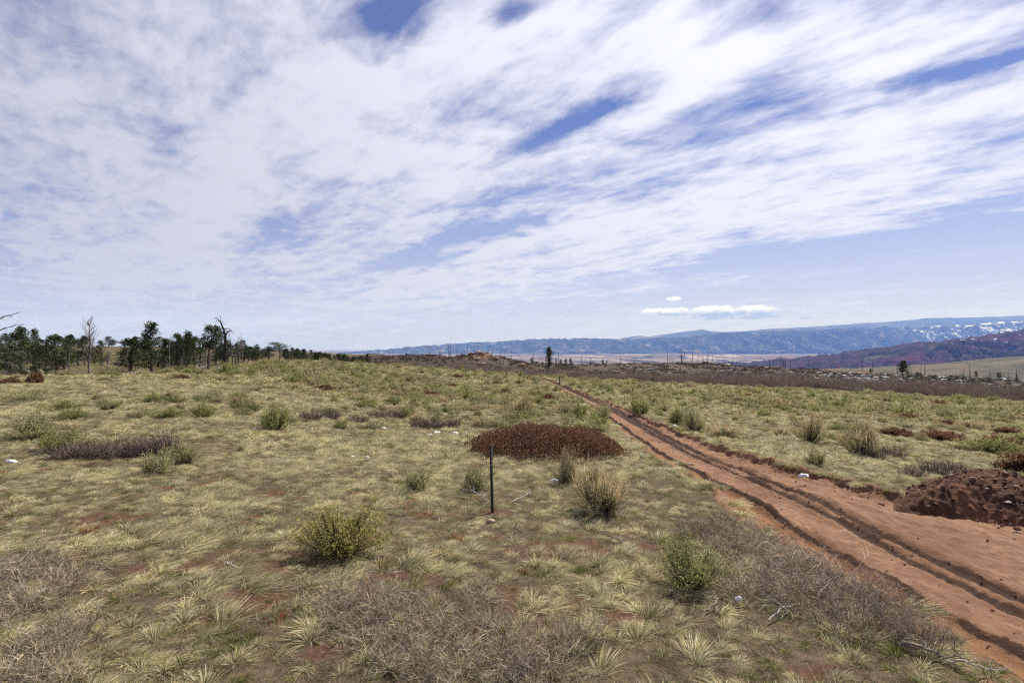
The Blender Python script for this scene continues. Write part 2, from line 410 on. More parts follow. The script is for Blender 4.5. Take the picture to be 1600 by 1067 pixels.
def ground_material():
    m = bpy.data.materials.new('meadow_ground'); m.use_nodes = True; T = NT(m.node_tree); T.n.clear()
    out = T.new('ShaderNodeOutputMaterial'); pb = T.new('ShaderNodeBsdfPrincipled'); T.l.new(pb.outputs[0], out.inputs[0])
    pb.inputs['Roughness'].default_value = 0.95; pb.inputs['Specular IOR Level'].default_value = 0.1
    tc = T.new('ShaderNodeTexCoord'); P = tc.outputs['Object']
    so = T.new('ShaderNodeAttribute', attribute_name='soil').outputs['Fac']; bu = T.new('ShaderNodeAttribute', attribute_name='burn').outputs['Fac']
    n1 = T.noise(P, 0.35, 6, .6); n2 = T.noise(P, 3.5, 8, .7); n3 = T.noise(P, 14, 8, .72); n4 = T.noise(P, 60, 6, .7)
    lit = T.mix(T.ramp(n2, .35, .65), (.040, .028, .018, 1), (.140, .102, .066, 1))
    grn = T.mix(T.ramp(n3, .3, .7), (.034, .036, .013, 1), (.090, .086, .032, 1))
    c = T.mix(T.ramp(T.math('ADD', n1, T.math('MULTIPLY', n2, .6)), .72, 1.05, 0, .65), lit, grn)
    c = T.mix(T.ramp(n4, .50, .68, 0, .55), c, (.30, .255, .155, 1))
    red = T.mix(T.ramp(n3, .35, .68), (.066, .037, .026, 1), (.155, .086, .054, 1))
    c = T.mix(T.ramp(T.math('ADD', so, T.math('MULTIPLY', T.math('SUBTRACT', n3, .5), .7)), .35, .65), c, red)
    bn = T.mix(T.ramp(n2, .36, .62), (.040, .034, .028, 1), (.092, .068, .050, 1))
    bn = T.mix(T.ramp(T.noise(P, .06, 6, .7), .54, .68), bn, (.17, .085, .050, 1))
    bn = T.mix(T.ramp(T.noise(P, .16, 4, .6), .60, .70), bn, (.10, .10, .04, 1))
    c = T.mix(bu, c, bn)
    T.l.new(c, pb.inputs['Base Color'])
    b = T.new('ShaderNodeBump'); b.inputs['Strength'].default_value = .8; b.inputs['Distance'].default_value = .05
    T.l.new(T.math('ADD', n3, T.math('MULTIPLY', n4, .5)), b.inputs['Height']); T.l.new(b.outputs[0], pb.inputs['Normal'])
    return m

def build_ground():
    X = axis(-1900, -14, 14, 1900, .14, 1.036); Y = axis(-900, -3, 16, 2300, .14, 1.03)
    gx, gy = np.meshgrid(X, Y); z = H(gx, gy)
    r = road_u(gx, gy); z = z - 0.55 * sstep(-0.10, 0.22, r)
    mb = MB(); mb.add(np.stack([gx, gy, z], -1), grid_faces(len(X), len(Y)))
    me = mb.mesh('ground', ground_material(), True, {'soil': soil(gx.ravel(), gy.ravel()), 'burn': burnt(gx.ravel(), gy.ravel())})
    tag(obj('ground', me), 'grassy meadow ground sloping down to the right', kind='structure')
build_ground()

def road_material():
    m = bpy.data.materials.new('red_dirt'); m.use_nodes = True; T = NT(m.node_tree); T.n.clear()
    out = T.new('ShaderNodeOutputMaterial'); pb = T.new('ShaderNodeBsdfPrincipled'); T.l.new(pb.outputs[0], out.inputs[0])
    P = T.new('ShaderNodeTexCoord').outputs['Object']
    wet = T.new('ShaderNodeAttribute', attribute_name='wet').outputs['Fac']; oc = T.new('ShaderNodeAttribute', attribute_name='ochre').outputs['Fac']
    mp = T.new('ShaderNodeMapping'); mp.inputs['Scale'].default_value = (1.0, .35, 1); T.l.new(P, mp.inputs[0]); Q = mp.outputs[0]
    n1 = T.noise(Q, 1.6, 6, .6); n2 = T.noise(Q, 9, 8, .7); n3 = T.noise(P, 42, 7, .7)
    c = T.mix(T.ramp(n1, .34, .66), (.165, .090, .055, 1), (.255, .153, .098, 1))
    c = T.mix(T.ramp(n2, .42, .66, 0, .85), c, (.155, .076, .045, 1))
    c = T.mix(T.math('MULTIPLY', oc, T.ramp(n2, .25, .6, .5, 1)), c, (.235, .120, .058, 1))
    c = T.mix(T.ramp(T.math('ADD', wet, T.math('MULTIPLY', T.math('SUBTRACT', n2, .5), .8)), .24, .52), c, (.050, .025, .016, 1))
    c = T.mix(T.ramp(n3, .56, .66, 0, .75), c, (.095, .047, .03, 1))
    T.l.new(c, pb.inputs['Base Color'])
    T.l.new(T.ramp(wet, .2, .9, .97, .80), pb.inputs['Roughness']); pb.inputs['Specular IOR Level'].default_value = .12
    b = T.new('ShaderNodeBump'); b.inputs['Strength'].default_value = .9; b.inputs['Distance'].default_value = .035
    T.l.new(T.math('ADD', n2, T.math('MULTIPLY', n3, .6)), b.inputs['Height']); T.l.new(b.outputs[0], pb.inputs['Normal'])
    return m

def build_road():
    Y = [-1.5]
    while Y[-1] < 150: Y.append(Y[-1] + max(.045, .0055 * Y[-1]))
    Y = np.array(Y); nu = 110; U = np.linspace(0, 1, nu)
    L, Rr = roadL(Y) - .14, roadR(Y) + .14
    gx = L[:, None] + (Rr - L)[:, None] * U[None]; gy = np.repeat(Y[:, None], nu, 1)
    h = H(gx, gy); dl = gx - roadL(Y)[:, None]; dr = roadR(Y)[:, None] - gx
    z = h + .012 - .05 * sstep(0, -.14, dl) - .05 * sstep(0, -.14, dr)
    sink = np.interp(Y, [0, 10, 16, 60, 150], [.10, .16, .26, .26, .2])[:, None]
    z -= sink * sstep(0.0, .30, dl) * sstep(0, .22 + .0 * dr, dr)
    rx = rutX(Y)[:, None]; wob = ((fbm(Y * .5, Y * 0, 2, 71) - .5) * .16)[:, None]
    def gauss(o, s): return np.exp(-((gx - rx - o - wob - ((fbm(Y * .9 + o * 31, Y * 0 + o * 7, 3, 72) - .5) * .14)[:, None]) / (s * (.75 + .6 * fbm(Y * 1.3, Y * 0 + o * 11, 3, 74)[:, None]))) ** 2)
    mod = lambda k: (.35 + 1.1 * fbm(gx * 2.0 + k, gy * 1.3, 3, 76))
    lum = fbm(gx * 5, gy * 3.2, 4, 75) - .5; clod = fbm(gx * 16, gy * 11, 3, 77) - .5
    tread = np.sin(gy * 2 * math.pi / .17 + 2 * (gx - rx) / .1) * sstep(60, 12, gy)
    A, B = gauss(1.24, .125), gauss(1.68, .17); C = gauss(0.0, .15)
    z += (-.085 * A - .10 * B - .12 * C) * mod(0) + (.07 * gauss(-.25, .06) + .075 * gauss(.25, .06) + .05 * gauss(1.04, .05) + .06 * gauss(1.45, .06) + .06 * gauss(1.93, .07)) * mod(5) * 1.1
    z += (.022 * A + .016 * B) * tread + lum * .085 + clod * .060
    # broken bank on the uphill side
    bank = np.exp(-((dr - .25) / .3) ** 2); z += bank * (fbm(gx * 3, gy * 2.0, 4, 79, .65) - .45) * .5 * sstep(9, 13, gy)
    far = sstep(17, 34, gy)
    wet = mod(9) ** .4 * np.clip(1.05 * A + .9 * B * (1 + far * .4) + .9 * gauss(.19, .05) + .9 * gauss(-.19, .05) + far * (.55 * gauss(1.45, .5) + .4 * C) + .3 * gauss(2.1, .2) * far, 0, 1)
    ochre = np.clip(1.0 * C + .3 * gauss(-.33, .10), 0, 1)
    mb = MB(); mb.add(np.stack([gx, gy, z], -1), grid_faces(nu, len(Y)))
    me = mb.mesh('dirt_road', road_material(), True, {'wet': wet, 'ochre': ochre})
    tag(obj('dirt_road', me), 'rutted red dirt track with wet wheel marks', kind='structure')
build_road()

# ------------------------------------------------------------------ the far country
def land_material(name, cols, snow=None, scale=1.0, streak=None):
    """cols: list of (colour, noise scale per metre, lo, hi) laid over each other"""
    m = bpy.data.materials.new(name); m.use_nodes = True; T = NT(m.node_tree); T.n.clear()
    out = T.new('ShaderNodeOutputMaterial'); pb = T.new('ShaderNodeBsdfDiffuse'); T.l.new(pb.outputs[0], out.inputs[0])
    P = T.new('ShaderNodeTexCoord').outputs['Object']; c = cols[0]
    for col, sx, sy, lo, hi in cols[1:]:
        mp = T.new('ShaderNodeMapping'); mp.inputs['Scale'].default_value = (sx, sy, sx); T.l.new(P, mp.inputs[0])
        n = T.noise(mp.outputs[0], 1.0, 7, .62); c = T.mix(T.ramp(n, lo, hi), c, col)
    if snow:
        at_ = T.new('ShaderNodeAttribute', attribute_name='snow').outputs['Fac']
        mp = T.new('ShaderNodeMapping'); mp.inputs['Scale'].default_value = snow; T.l.new(P, mp.inputs[0])
        n = T.noise(mp.outputs[0], 1.0, 7, .68)
        c = T.mix(T.ramp(T.math('ADD', n, T.math('SUBTRACT', at_, 1.0)), .50, .58), c, (.80, .82, .86, 1))
    T.put(pb.inputs[0], c)
    return m

VALLEY = -350.0
def build_far():
    # valley floor: one sheet to the horizon
    X = np.concatenate([np.linspace(-46000, 46000, 180)]); Y = np.concatenate([np.linspace(-15000, 900, 12), np.geomspace(1000, 42000, 140)])
    gx, gy = np.meshgrid(X, Y); z = VALLEY + (fbm(gx / 1700, gy / 950, 5, 90) - .5) * 70 * sstep(1500, 6000, gy) + 0 * gx
    # a low dark mesa out on the plain
    z += 75 * sstep(1, .80, np.hypot((gx - 4550) / 1150, (gy - 14800) / 420))
    mb = MB(); mb.add(np.stack([gx, gy, z], -1), grid_faces(len(X), len(Y)))
    mt = land_material('valley', [(.20, .155, .115, 1), ((.13, .105, .075, 1), 1 / 1300, 1 / 3600, .44, .54), ((.29, .24, .175, 1), 1 / 1500, 1 / 4200, .53, .60), ((.05, .045, .042, 1), 1 / 900, 1 / 2600, .55, .60), ((.16, .08, .06, 1), 1 / 2000, 1 / 4500, .57, .66)])
    tag(obj('valley_floor', mb.mesh('valley_floor', mt, True)), 'wide tan valley plain', kind='structure')

    def rng_mesh(name, crest, Y0, front, back, base, nx, ny, mt, spur, snow=None, seed=1, label='', rough=1.0, gully=1 / 1400):
        """a range whose crest runs through the given (column, row) at distance Y0; the front slope faces the viewer"""
        cx = np.array([at(px, py, Y0)[0] for px, py in crest]); cz = np.array([at(px, py, Y0)[2] for px, py in crest])
        X = np.linspace(cx[0], cx[-1], nx); t = np.linspace(-1, 1, ny)
        Y = Y0 + np.where(t < 0, t * front, t * back)
        gx, gt = np.meshgrid(X, t); gy = np.repeat(Y[:, None], nx, 1)
        top = np.interp(gx, cx, cz)
        warp = (fbm(gx * gully * .5, gy * gully * .5, 3, seed + 5) - .5) * 2.2
        rid = 1 - np.abs(2 * fbm(gx * gully + warp, gy * gully * .35, 4, seed, .55) - 1)
        sh = np.where(gt < 0, sstep(-1.0 + .0 * gt, 0.0, gt + (rid - .6) * spur * (gt < -.02) * np.minimum(1, -gt * 4)), sstep(1, 0, gt))
        z = base + (top - base) * sh + (fbm(gx * gully * 4, gy * gully * 4, 4, seed + 9) - .5) * rough * np.minimum(1, sh * 3) * sstep(0, .1, np.abs(gt) + .03)
        z = np.where(np.abs(gt) > .995, base - 60, z)
        mb = MB(); mb.add(np.stack([gx, gy, z], -1), grid_faces(nx, ny))
        at_ = {'snow': snow(gx, gy, sh).ravel()} if snow else None
        return tag(obj(name, mb.mesh(name, mt, True, at_)), label, kind='structure')

    forest = land_material('forest_slopes', [(.030, .042, .030, 1), ((.060, .060, .042, 1), 1 / 900, 1 / 900, .45, .6), ((.16, .13, .09, 1), 1 / 1500, 1 / 900, .60, .68)])
    pale = land_material('far_slopes', [(.06, .07, .06, 1), ((.14, .12, .09, 1), 1 / 2500, 1 / 2500, .52, .64)])
    rng_mesh('far_ridge', [(880, 552), (930, 538), (980, 527), (1000, 524), (1015, 526), (1040, 522), (1080, 517), (1097, 515), (1112, 518), (1150, 519), (1200, 514), (1260, 511), (1330, 506), (1400, 502), (1450, 497), (1520, 496), (1600, 493), (1800, 488), (2100, 486)], 33000, 4500, 5000, VALLEY, 260, 40, pale, .12, seed=3, label='pale blue far ridge', rough=120, gully=1 / 1600)
    def sn1(gx, gy, sh): return sstep(13500, 20500, gx) * .50 + .44 + .05 * sh
    fs = land_material('range_slopes', [(.030, .042, .032, 1), ((.060, .060, .045, 1), 1 / 500, 1 / 500, .45, .58), ((.20, .16, .115, 1), 1 / 700, 1 / 420, .56, .64)], snow=(1 / 200, 1 / 700, 1 / 300))
    rng_mesh('mountain_range', [(430, 556), (520, 554), (580, 549), (640, 543), (700, 539), (760, 535), (820, 532), (880, 530), (930, 530), (985, 531), (1050, 528), (1100, 523), (1150, 519), (1200, 519), (1260, 516), (1300, 514), (1370, 512), (1440, 511), (1520, 507), (1600, 503), (1750, 500), (2100, 497)], 25000, 3400, 5000, VALLEY, 700, 110, fs, .62, sn1, seed=11, label='long dark blue mountain range beyond the valley', rough=230, gully=1 / 1100)
    red = land_material('red_hills', [(.066, .034, .048, 1), ((.036, .030, .030, 1), 1 / 300, 1 / 300, .42, .54), ((.085, .030, .042, 1), 1 / 700, 1 / 500, .55, .66), ((.11, .095, .06, 1), 1 / 1100, 1 / 700, .58, .66)], snow=(1 / 110, 1 / 420, 1 / 160))
    def sn2(gx, gy, sh): return .62 + .30 * sstep(4000, 6400, gx) - .3 * sstep(.3, .1, sh)
    rng_mesh('red_hills', [(1100, 590), (1180, 577), (1240, 567), (1320, 557), (1400, 546), (1450, 538), (1500, 533), (1560, 525), (1600, 519), (1700, 512), (1900, 505), (2200, 500)], 7000, 1800, 2800, VALLEY + 10, 420, 90, red, .85, sn2, seed=23, label='purple red hills streaked with snow', rough=150, gully=1 / 420)
    tanh = land_material('foothill', [(.135, .115, .078, 1), ((.085, .08, .05, 1), 1 / 260, 1 / 160, .46, .58), ((.16, .075, .05, 1), 1 / 500, 1 / 200, .60, .68)], snow=(1 / 60, 1 / 26, 1 / 30))
    def sn3(gx, gy, sh): return .50 + .36 * sstep(1500, 2600, gx)
    rng_mesh('foothill', [(1080, 604), (1150, 590), (1230, 582), (1330, 577), (1400, 575), (1480, 571), (1540, 567), (1600, 560), (1750, 548), (2100, 530)], 3000, 1300, 1800, VALLEY + 30, 300, 60, tanh, .2, sn3, seed=31, label='tan foothill with thin drifts of snow', rough=22, gully=1 / 260)
build_far()

def build_haze():
    m = bpy.data.materials.new('valley_haze'); m.use_nodes = True; T = NT(m.node_tree); T.n.clear()
    out = T.new('ShaderNodeOutputMaterial'); v = T.new('ShaderNodeVolumePrincipled')
    v.inputs['Color'].default_value = HAZE_COL; v.inputs['Density'].default_value = HAZE
    v.inputs['Anisotropy'].default_value = 0.0; v.inputs['Absorption Color'].default_value = (1, 1, 1, 1)
    T.l.new(v.outputs[0], out.inputs['Volume'])
    x0, x1, y0, y1, z0, z1 = -50000, 50000, -20000, 44000, -700, 2200
    V = [(x, y, z) for z in (z0, z1) for y in (y0, y1) for x in (x0, x1)]
    mb = MB(); mb.add(V, [[0, 2, 3, 1], [4, 5, 7, 6], [0, 1, 5, 4], [2, 6, 7, 3], [0, 4, 6, 2], [1, 3, 7, 5]])
    tag(obj('haze', mb.mesh('haze', m)), 'thin blue haze in the valley air', kind='stuff')
HAZE = 2.8e-5; HAZE_COL = (.19, .36, 1.0, 1)
build_haze()
# ------------------------------------------------------------------ plants: meshes
STRAW = (.60, .50, .275); PALE = (.82, .74, .49); GREY = (.33, .285, .225); GREEN = (.118, .150, .030); OLIVE = (.285, .272, .082); RUST = (.36, .21, .10); BROWN = (.17, .120, .078); DARK = (.055, .048, .024)

def tuft(seed, n, rad, l0, l1, spread, wind, droop, width, tips, wt, base, bw, nseg=3, flat=0.0):
    g = np.random.default_rng(seed)
    r = rad * np.sqrt(g.random(n)); th = g.random(n) * 2 * math.pi
    P = np.stack([r * np.cos(th), r * np.sin(th), np.full(n, -.02)], 1)
    o = P[:, :2] / rad
    D = np.stack([o[:, 0] * spread + wind[0] + g.normal(size=n) * .28, o[:, 1] * spread + wind[1] + g.normal(size=n) * .28, np.full(n, 1.0 - flat)], 1)
    D[:, 2] = np.maximum(D[:, 2], .12); D = norm(D)
    L = l0 + (l1 - l0) * g.random(n) ** 1.3
    bend = np.stack([wind[0] * .6 * L + D[:, 0] * L * .3, wind[1] * .6 * L + D[:, 1] * L * .3, -droop * L * (.5 + g.random(n))], 1)
    bend[:, 2] = np.maximum(bend[:, 2], -(D[:, 2] * L) * .92)
    W = width * (.6 + .8 * g.random(n))
    mb = MB(); mb.add(*blades(g, P, D, L, W, bend, pick(g, n, base, bw), pick(g, n, tips, wt), nseg))
    return mb.mesh('tuft', M_GRASS)

def dome(seed, n, rad, l0, l1, tilt, wind, width, tips, wt, base, bw, nseg=3):
    """bunchgrass: a dense fountain of blades falling outwards"""
    g = np.random.default_rng(seed); th = g.random(n) * 2 * math.pi; q = g.random(n) ** .6; a = q * tilt
    r = rad * q; P = np.stack([r * np.cos(th), r * np.sin(th), np.full(n, -.015)], 1)
    D = np.stack([np.sin(a) * np.cos(th) + wind[0], np.sin(a) * np.sin(th) + wind[1], np.cos(a)], 1) + g.normal(size=(n, 3)) * .13; D[:, 2] = np.maximum(D[:, 2], .1); D = norm(D)
    L = l0 + (l1 - l0) * g.random(n); hz = D * np.array([1, 1, 0]); bend = hz * L[:, None] * .35 + np.array([wind[0], wind[1], 0]) * L[:, None] * .4; bend[:, 2] = -np.minimum(D[:, 2] * L * .8, L * (.25 + .35 * g.random(n)) * (.4 + q))
    mb = MB(); mb.add(*blades(g, P, D, L, width * (.6 + .8 * g.random(n)), bend, pick(g, n, base, bw), pick(g, n, tips, wt), nseg, .15))
    return mb.mesh('tuft', M_GRASS)

SRC = bpy.data.collections.new('grass_sources')          # holds the tufts that the grass repeats
KINDS = {}
def src(kind, me):
    i = len(SRC.objects); o = bpy.data.objects.new('tuft_%03d' % i, me); SRC.objects.link(o); KINDS.setdefault(kind, []).append(i)
for q in range(4):
    src('straw', dome(100 + q, 230, .055, .09, .19, 1.2, (.26, .10), .0050, [STRAW, PALE, GREY, OLIVE], [3, 7, .6, .8], [DARK, OLIVE, GREEN], [2, 2, 1]))
    src('straw', dome(110 + q, 180, .070, .06, .17, 1.0, (.42, .16), .0050, [STRAW, PALE, OLIVE, GREY], [4, 5, 1.6, .8], [GREEN, OLIVE, DARK], [2, 2, 1]))
    src('green', dome(120 + q, 170, .05, .05, .13, 1.0, (.16, .05), .0052, [GREEN, OLIVE, STRAW], [4, 3, 1.2], [GREEN, DARK], [3, 1]))
    src('flat', dome(140 + q, 190, .09, .09, .24, .9, (.62, .24), .0050, [PALE, GREY, STRAW, OLIVE], [5, 1.6, 3, 1.0], [DARK, GREEN, OLIVE], [1.5, 2, 2]))
    src('low', tuft(160 + q, 120, .19, .03, .09, .5, (.3, .1), .25, .0040, [GREY, OLIVE, GREEN, BROWN, STRAW], [1.0, 1.6, 4.0, 2.0, .6], [DARK, GREEN], [1, 1.6], nseg=2))
    src('litter', tuft(180 + q, 90, .26, .03, .13, .4, (.4, .2), .2, .0042, [GREY, BROWN, STRAW, PALE], [3, 2.4, 1, .6], [BROWN, GREY], [2, 1], nseg=2, flat=.92))
    src('stalk', tuft(200 + q, 16, .08, .28, .52, .5, (.18, .08), .10, .0050, [PALE, STRAW, RUST], [3, 3, 1], [STRAW, BROWN], [1, 1]))
    src('red', tuft(220 + q, 40, .07, .04, .12, .9, (.0, .0), .1, .014, [(.32, .045, .040), (.36, .10, .06), RUST], [2, 1, 2], [(.16, .05, .03)], [1], nseg=2))
    src('mstraw', dome(240 + q, 120, .08, .12, .23, 1.25, (.22, .08), .0095, [STRAW, PALE, GREY, OLIVE], [3, 6, .6, 1], [DARK, OLIVE, GREEN], [2, 2, 1], 2))
    src('mgreen', dome(260 + q, 100, .08, .08, .18, 1.1, (.16, .06), .0105, [GREEN, OLIVE, STRAW], [2.5, 3.5, 1.6], [GREEN, DARK], [2, 1], 2))
    src('mflat', dome(280 + q, 100, .12, .12, .25, .9, (.55, .2), .0095, [PALE, GREY, STRAW, OLIVE], [4, 1.4, 3, 2], [GREEN, DARK, OLIVE], [1, 1, 2], 2))
    src('fstraw', tuft(300 + q, 30, .36, .14, .34, .8, (.25, .1), .35, .040, [STRAW, PALE, GREY, OLIVE], [4, 3, 1, 2.4], [OLIVE, STRAW], [2, 1], nseg=2))
    src('fgreen', tuft(320 + q, 30, .36, .12, .28, .7, (.2, .1), .3, .042, [GREEN, OLIVE, STRAW, BROWN], [2, 4, 1.5, .6], [GREEN, OLIVE], [1.5, 1.5], nseg=2))

def twiggy(seed, n, rad, h, width, cols, nchild=4, lean=.5, nseg=3):
    """leafless bush: wiry stems with side twigs"""
    g = np.random.default_rng(seed); mb = MB()
    r = rad * np.sqrt(g.random(n)); th = g.random(n) * 2 * math.pi
    P = np.stack([r * np.cos(th) * .55, r * np.sin(th) * .55, np.full(n, -.03)], 1)
    D = norm(np.stack([P[:, 0] / rad * 1.3 + g.normal(size=n) * lean, P[:, 1] / rad * 1.3 + g.normal(size=n) * lean, np.full(n, 1.0)], 1))
    L = h * (.55 + .6 * g.random(n)); bend = g.normal(size=(n, 3)) * L[:, None] * .22
    c = pick(g, n, cols, np.ones(len(cols))); W = width * (.7 + .7 * g.random(n))
    mb.add(*blades(g, P, D, L, W, bend, c * .75, c, nseg, .4))
    t = .25 + .7 * g.random((n, nchild)); Pc = (P[:, None] + D[:, None] * (L[:, None] * t)[..., None] + bend[:, None] * (t ** 2)[..., None]).reshape(-1, 3)
    m = len(Pc); Dc = norm(np.repeat(D, nchild, 0) * .8 + g.normal(size=(m, 3)) * .65); Lc = np.repeat(L, nchild) * (.18 + .3 * g.random(m))
    cc = np.repeat(c, nchild, 0) * (1 + g.normal(size=(m, 1)) * .12)
    mb.add(*blades(g, Pc, Dc, Lc, np.repeat(W, nchild) * .75, g.normal(size=(m, 3)) * Lc[:, None] * .2, cc, cc * 1.15, 2, .35))
    return mb

def bush(seed, ns, nl, rad, h, leaf, lw, cols, wts, flatness=1.0, tan=0.0, hollow=.35):
    """domed bush: (stems MB, foliage MB); rad and h in metres"""
    g = np.random.default_rng(seed); st = MB(); fo = MB()
    th = g.random(ns) * 2 * math.pi; q = np.sqrt(g.random(ns)); lob = 1 + .30 * np.sin(th * 2 + seed) + .20 * np.sin(th * 3 + 2 * seed) + .14 * np.sin(th * 5 + 3 * seed)
    E = np.stack([q * np.cos(th) * rad * lob, q * np.sin(th) * rad * lob, h * (.30 + .70 * np.sqrt(np.clip(1 - q ** 2.2, 0, 1))) * (.55 + .9 * vnoise(np.cos(th) * q * 2.2 + seed, np.sin(th) * q * 2.2, 3)) * (.84 + .28 * g.random(ns)) * flatness], 1)
    P = E * np.array([.16, .16, 0]) + np.array([0, 0, -.03]); V = E - P; L = np.linalg.norm(V, axis=1); D = V / L[:, None]
    bd = np.stack([-.15 * V[:, 0], -.15 * V[:, 1], .16 * L], 1); D2 = norm(V - bd)
    c = pick(g, ns, [(.11, .085, .065), (.17, .14, .11), (.07, .055, .045)], [1, 1, 1])
    st.add(*blades(g, P, D2, L * .95, np.full(ns, .014 * rad / .6), bd * .95, c, c, 3, .4))
    lump = vnoise(E[:, 0] * 5 / rad * .6, E[:, 1] * 5 / rad * .6, seed)
    m = ns * nl; t = (hollow + (1.06 - hollow) * g.random((ns, nl)) ** .75)
    pos = (P[:, None] + D2[:, None] * (L[:, None] * t)[..., None] + bd[:, None] * (t ** 2)[..., None]).reshape(-1, 3) + g.normal(size=(m, 3)) * rad * .045
    pos[:, 2] = np.maximum(pos[:, 2], .01)
    dr = norm(np.repeat(D2, nl, 0) * .6 + np.array([0, 0, .35]) + g.normal(size=(m, 3)) * .62)
    C = pick(g, m, cols, wts, .18) * (.75 + .5 * np.repeat(lump, nl))[:, None]
    fo.add(*leaves(g, pos, dr, leaf * (.6 + .8 * g.random(m)), lw * (.6 + .8 * g.random(m)), C))
    if tan:
        n2 = int(ns * tan); k = g.choice(ns, n2); tip = P[k] + D2[k] * L[k][:, None] * .9 + bd[k] * .9 + g.normal(size=(n2, 3)) * rad * .06
        dd = norm(D2[k] * .5 + np.array([0, 0, .9]) + g.normal(size=(n2, 3)) * .18)
        c0 = pick(g, n2, [(.28, .22, .11), (.24, .20, .12)], [1, 1]); c1 = pick(g, n2, [(.60, .41, .22), (.54, .39, .24), (.64, .50, .31)], [2, 2, 1])
        fo.add(*blades(g, tip, dd, h * (.18 + .34 * g.random(n2)), np.full(n2, lw * .75), g.normal(size=(n2, 3)) * .03, c0, c1, 2, .5))
    return st, fo

SAGE = ([(.31, .30, .145), (.37, .34, .165), (.24, .24, .118), (.41, .38, .22), (.20, .195, .10)], [3, 3, 3, 1.6, 2])
GRN = ([(.245, .255, .090), (.31, .30, .115), (.185, .20, .070)], [3, 2, 2])
GOLD = ([(.38, .34, .105), (.31, .295, .10), (.44, .38, .14), (.20, .19, .075)], [3, 2, 2, 1])
RABB = ([(.30, .275, .14), (.36, .31, .17), (.23, .22, .11)], [2, 2, 2])
REDM = ([(.160, .080, .048), (.21, .108, .062), (.095, .048, .033), (.28, .155, .085), (.070, .040, .028), (.34, .22, .15)], [4, 3, 3, 1.6, 2, .2])
def proto(name, seed, *a, **k):
    s, f = bush(seed, *a, **k); return s.mesh(name + '_stems', M_TWIG), f.mesh(name + '_foliage', M_LEAF)
PROTO = {
    'gold': [proto('sage', 1, 230, 26, .60, .55, .042, .016, *GOLD, tan=.0)],
    'bright': [proto('sage', 2, 230, 26, .60, .75, .040, .015, *GRN)],
    'tall': [proto('rabbit', 3, 300, 20, .60, .80, .046, .012, *RABB, tan=1.4, hollow=.25)],
    'plume': [proto('rabbit', 4, 220, 18, .60, .80, .046, .012, *SAGE, tan=.5, hollow=.2)],
    'sage': [proto('sage', 10 + i, 150, 20, .60, .50, .060, .022, *SAGE, tan=.15) for i in range(4)],
    'green': [proto('sage', 20 + i, 150, 20, .60, .50, .060, .022, *GRN) for i in range(2)],
    'tan': [proto('rabbit', 30 + i, 170, 14, .60, .55, .060, .020, *RABB, tan=1.5, hollow=.2) for i in range(3)],
    'red': [proto('mat', 40 + i, 260, 14, .60, .30, .070, .045, *REDM, hollow=.5) for i in range(2)],
}
def shrub(name, kind, loc, w, h, label, cat='shrub', group=None, rz=None, depth=None):
    s, f = random.choice(PROTO[kind]); o = bpy.data.objects.new(name, None); COL.objects.link(o); o.empty_display_size = .2
    nat = {'gold': .55, 'bright': .75, 'tall': .95, 'plume': .9, 'tan': .62, 'red': .32}.get(kind, .52)
    o.location = loc; o.scale = (w / 1.30, (depth or w) / 1.30, h / nat); o.rotation_euler[2] = (random.random() - .5) * (.5 if depth else 6.2) if rz is None else rz
    obj('stems', s, o); obj('foliage', f, o)
    return tag(o, label, cat, group)

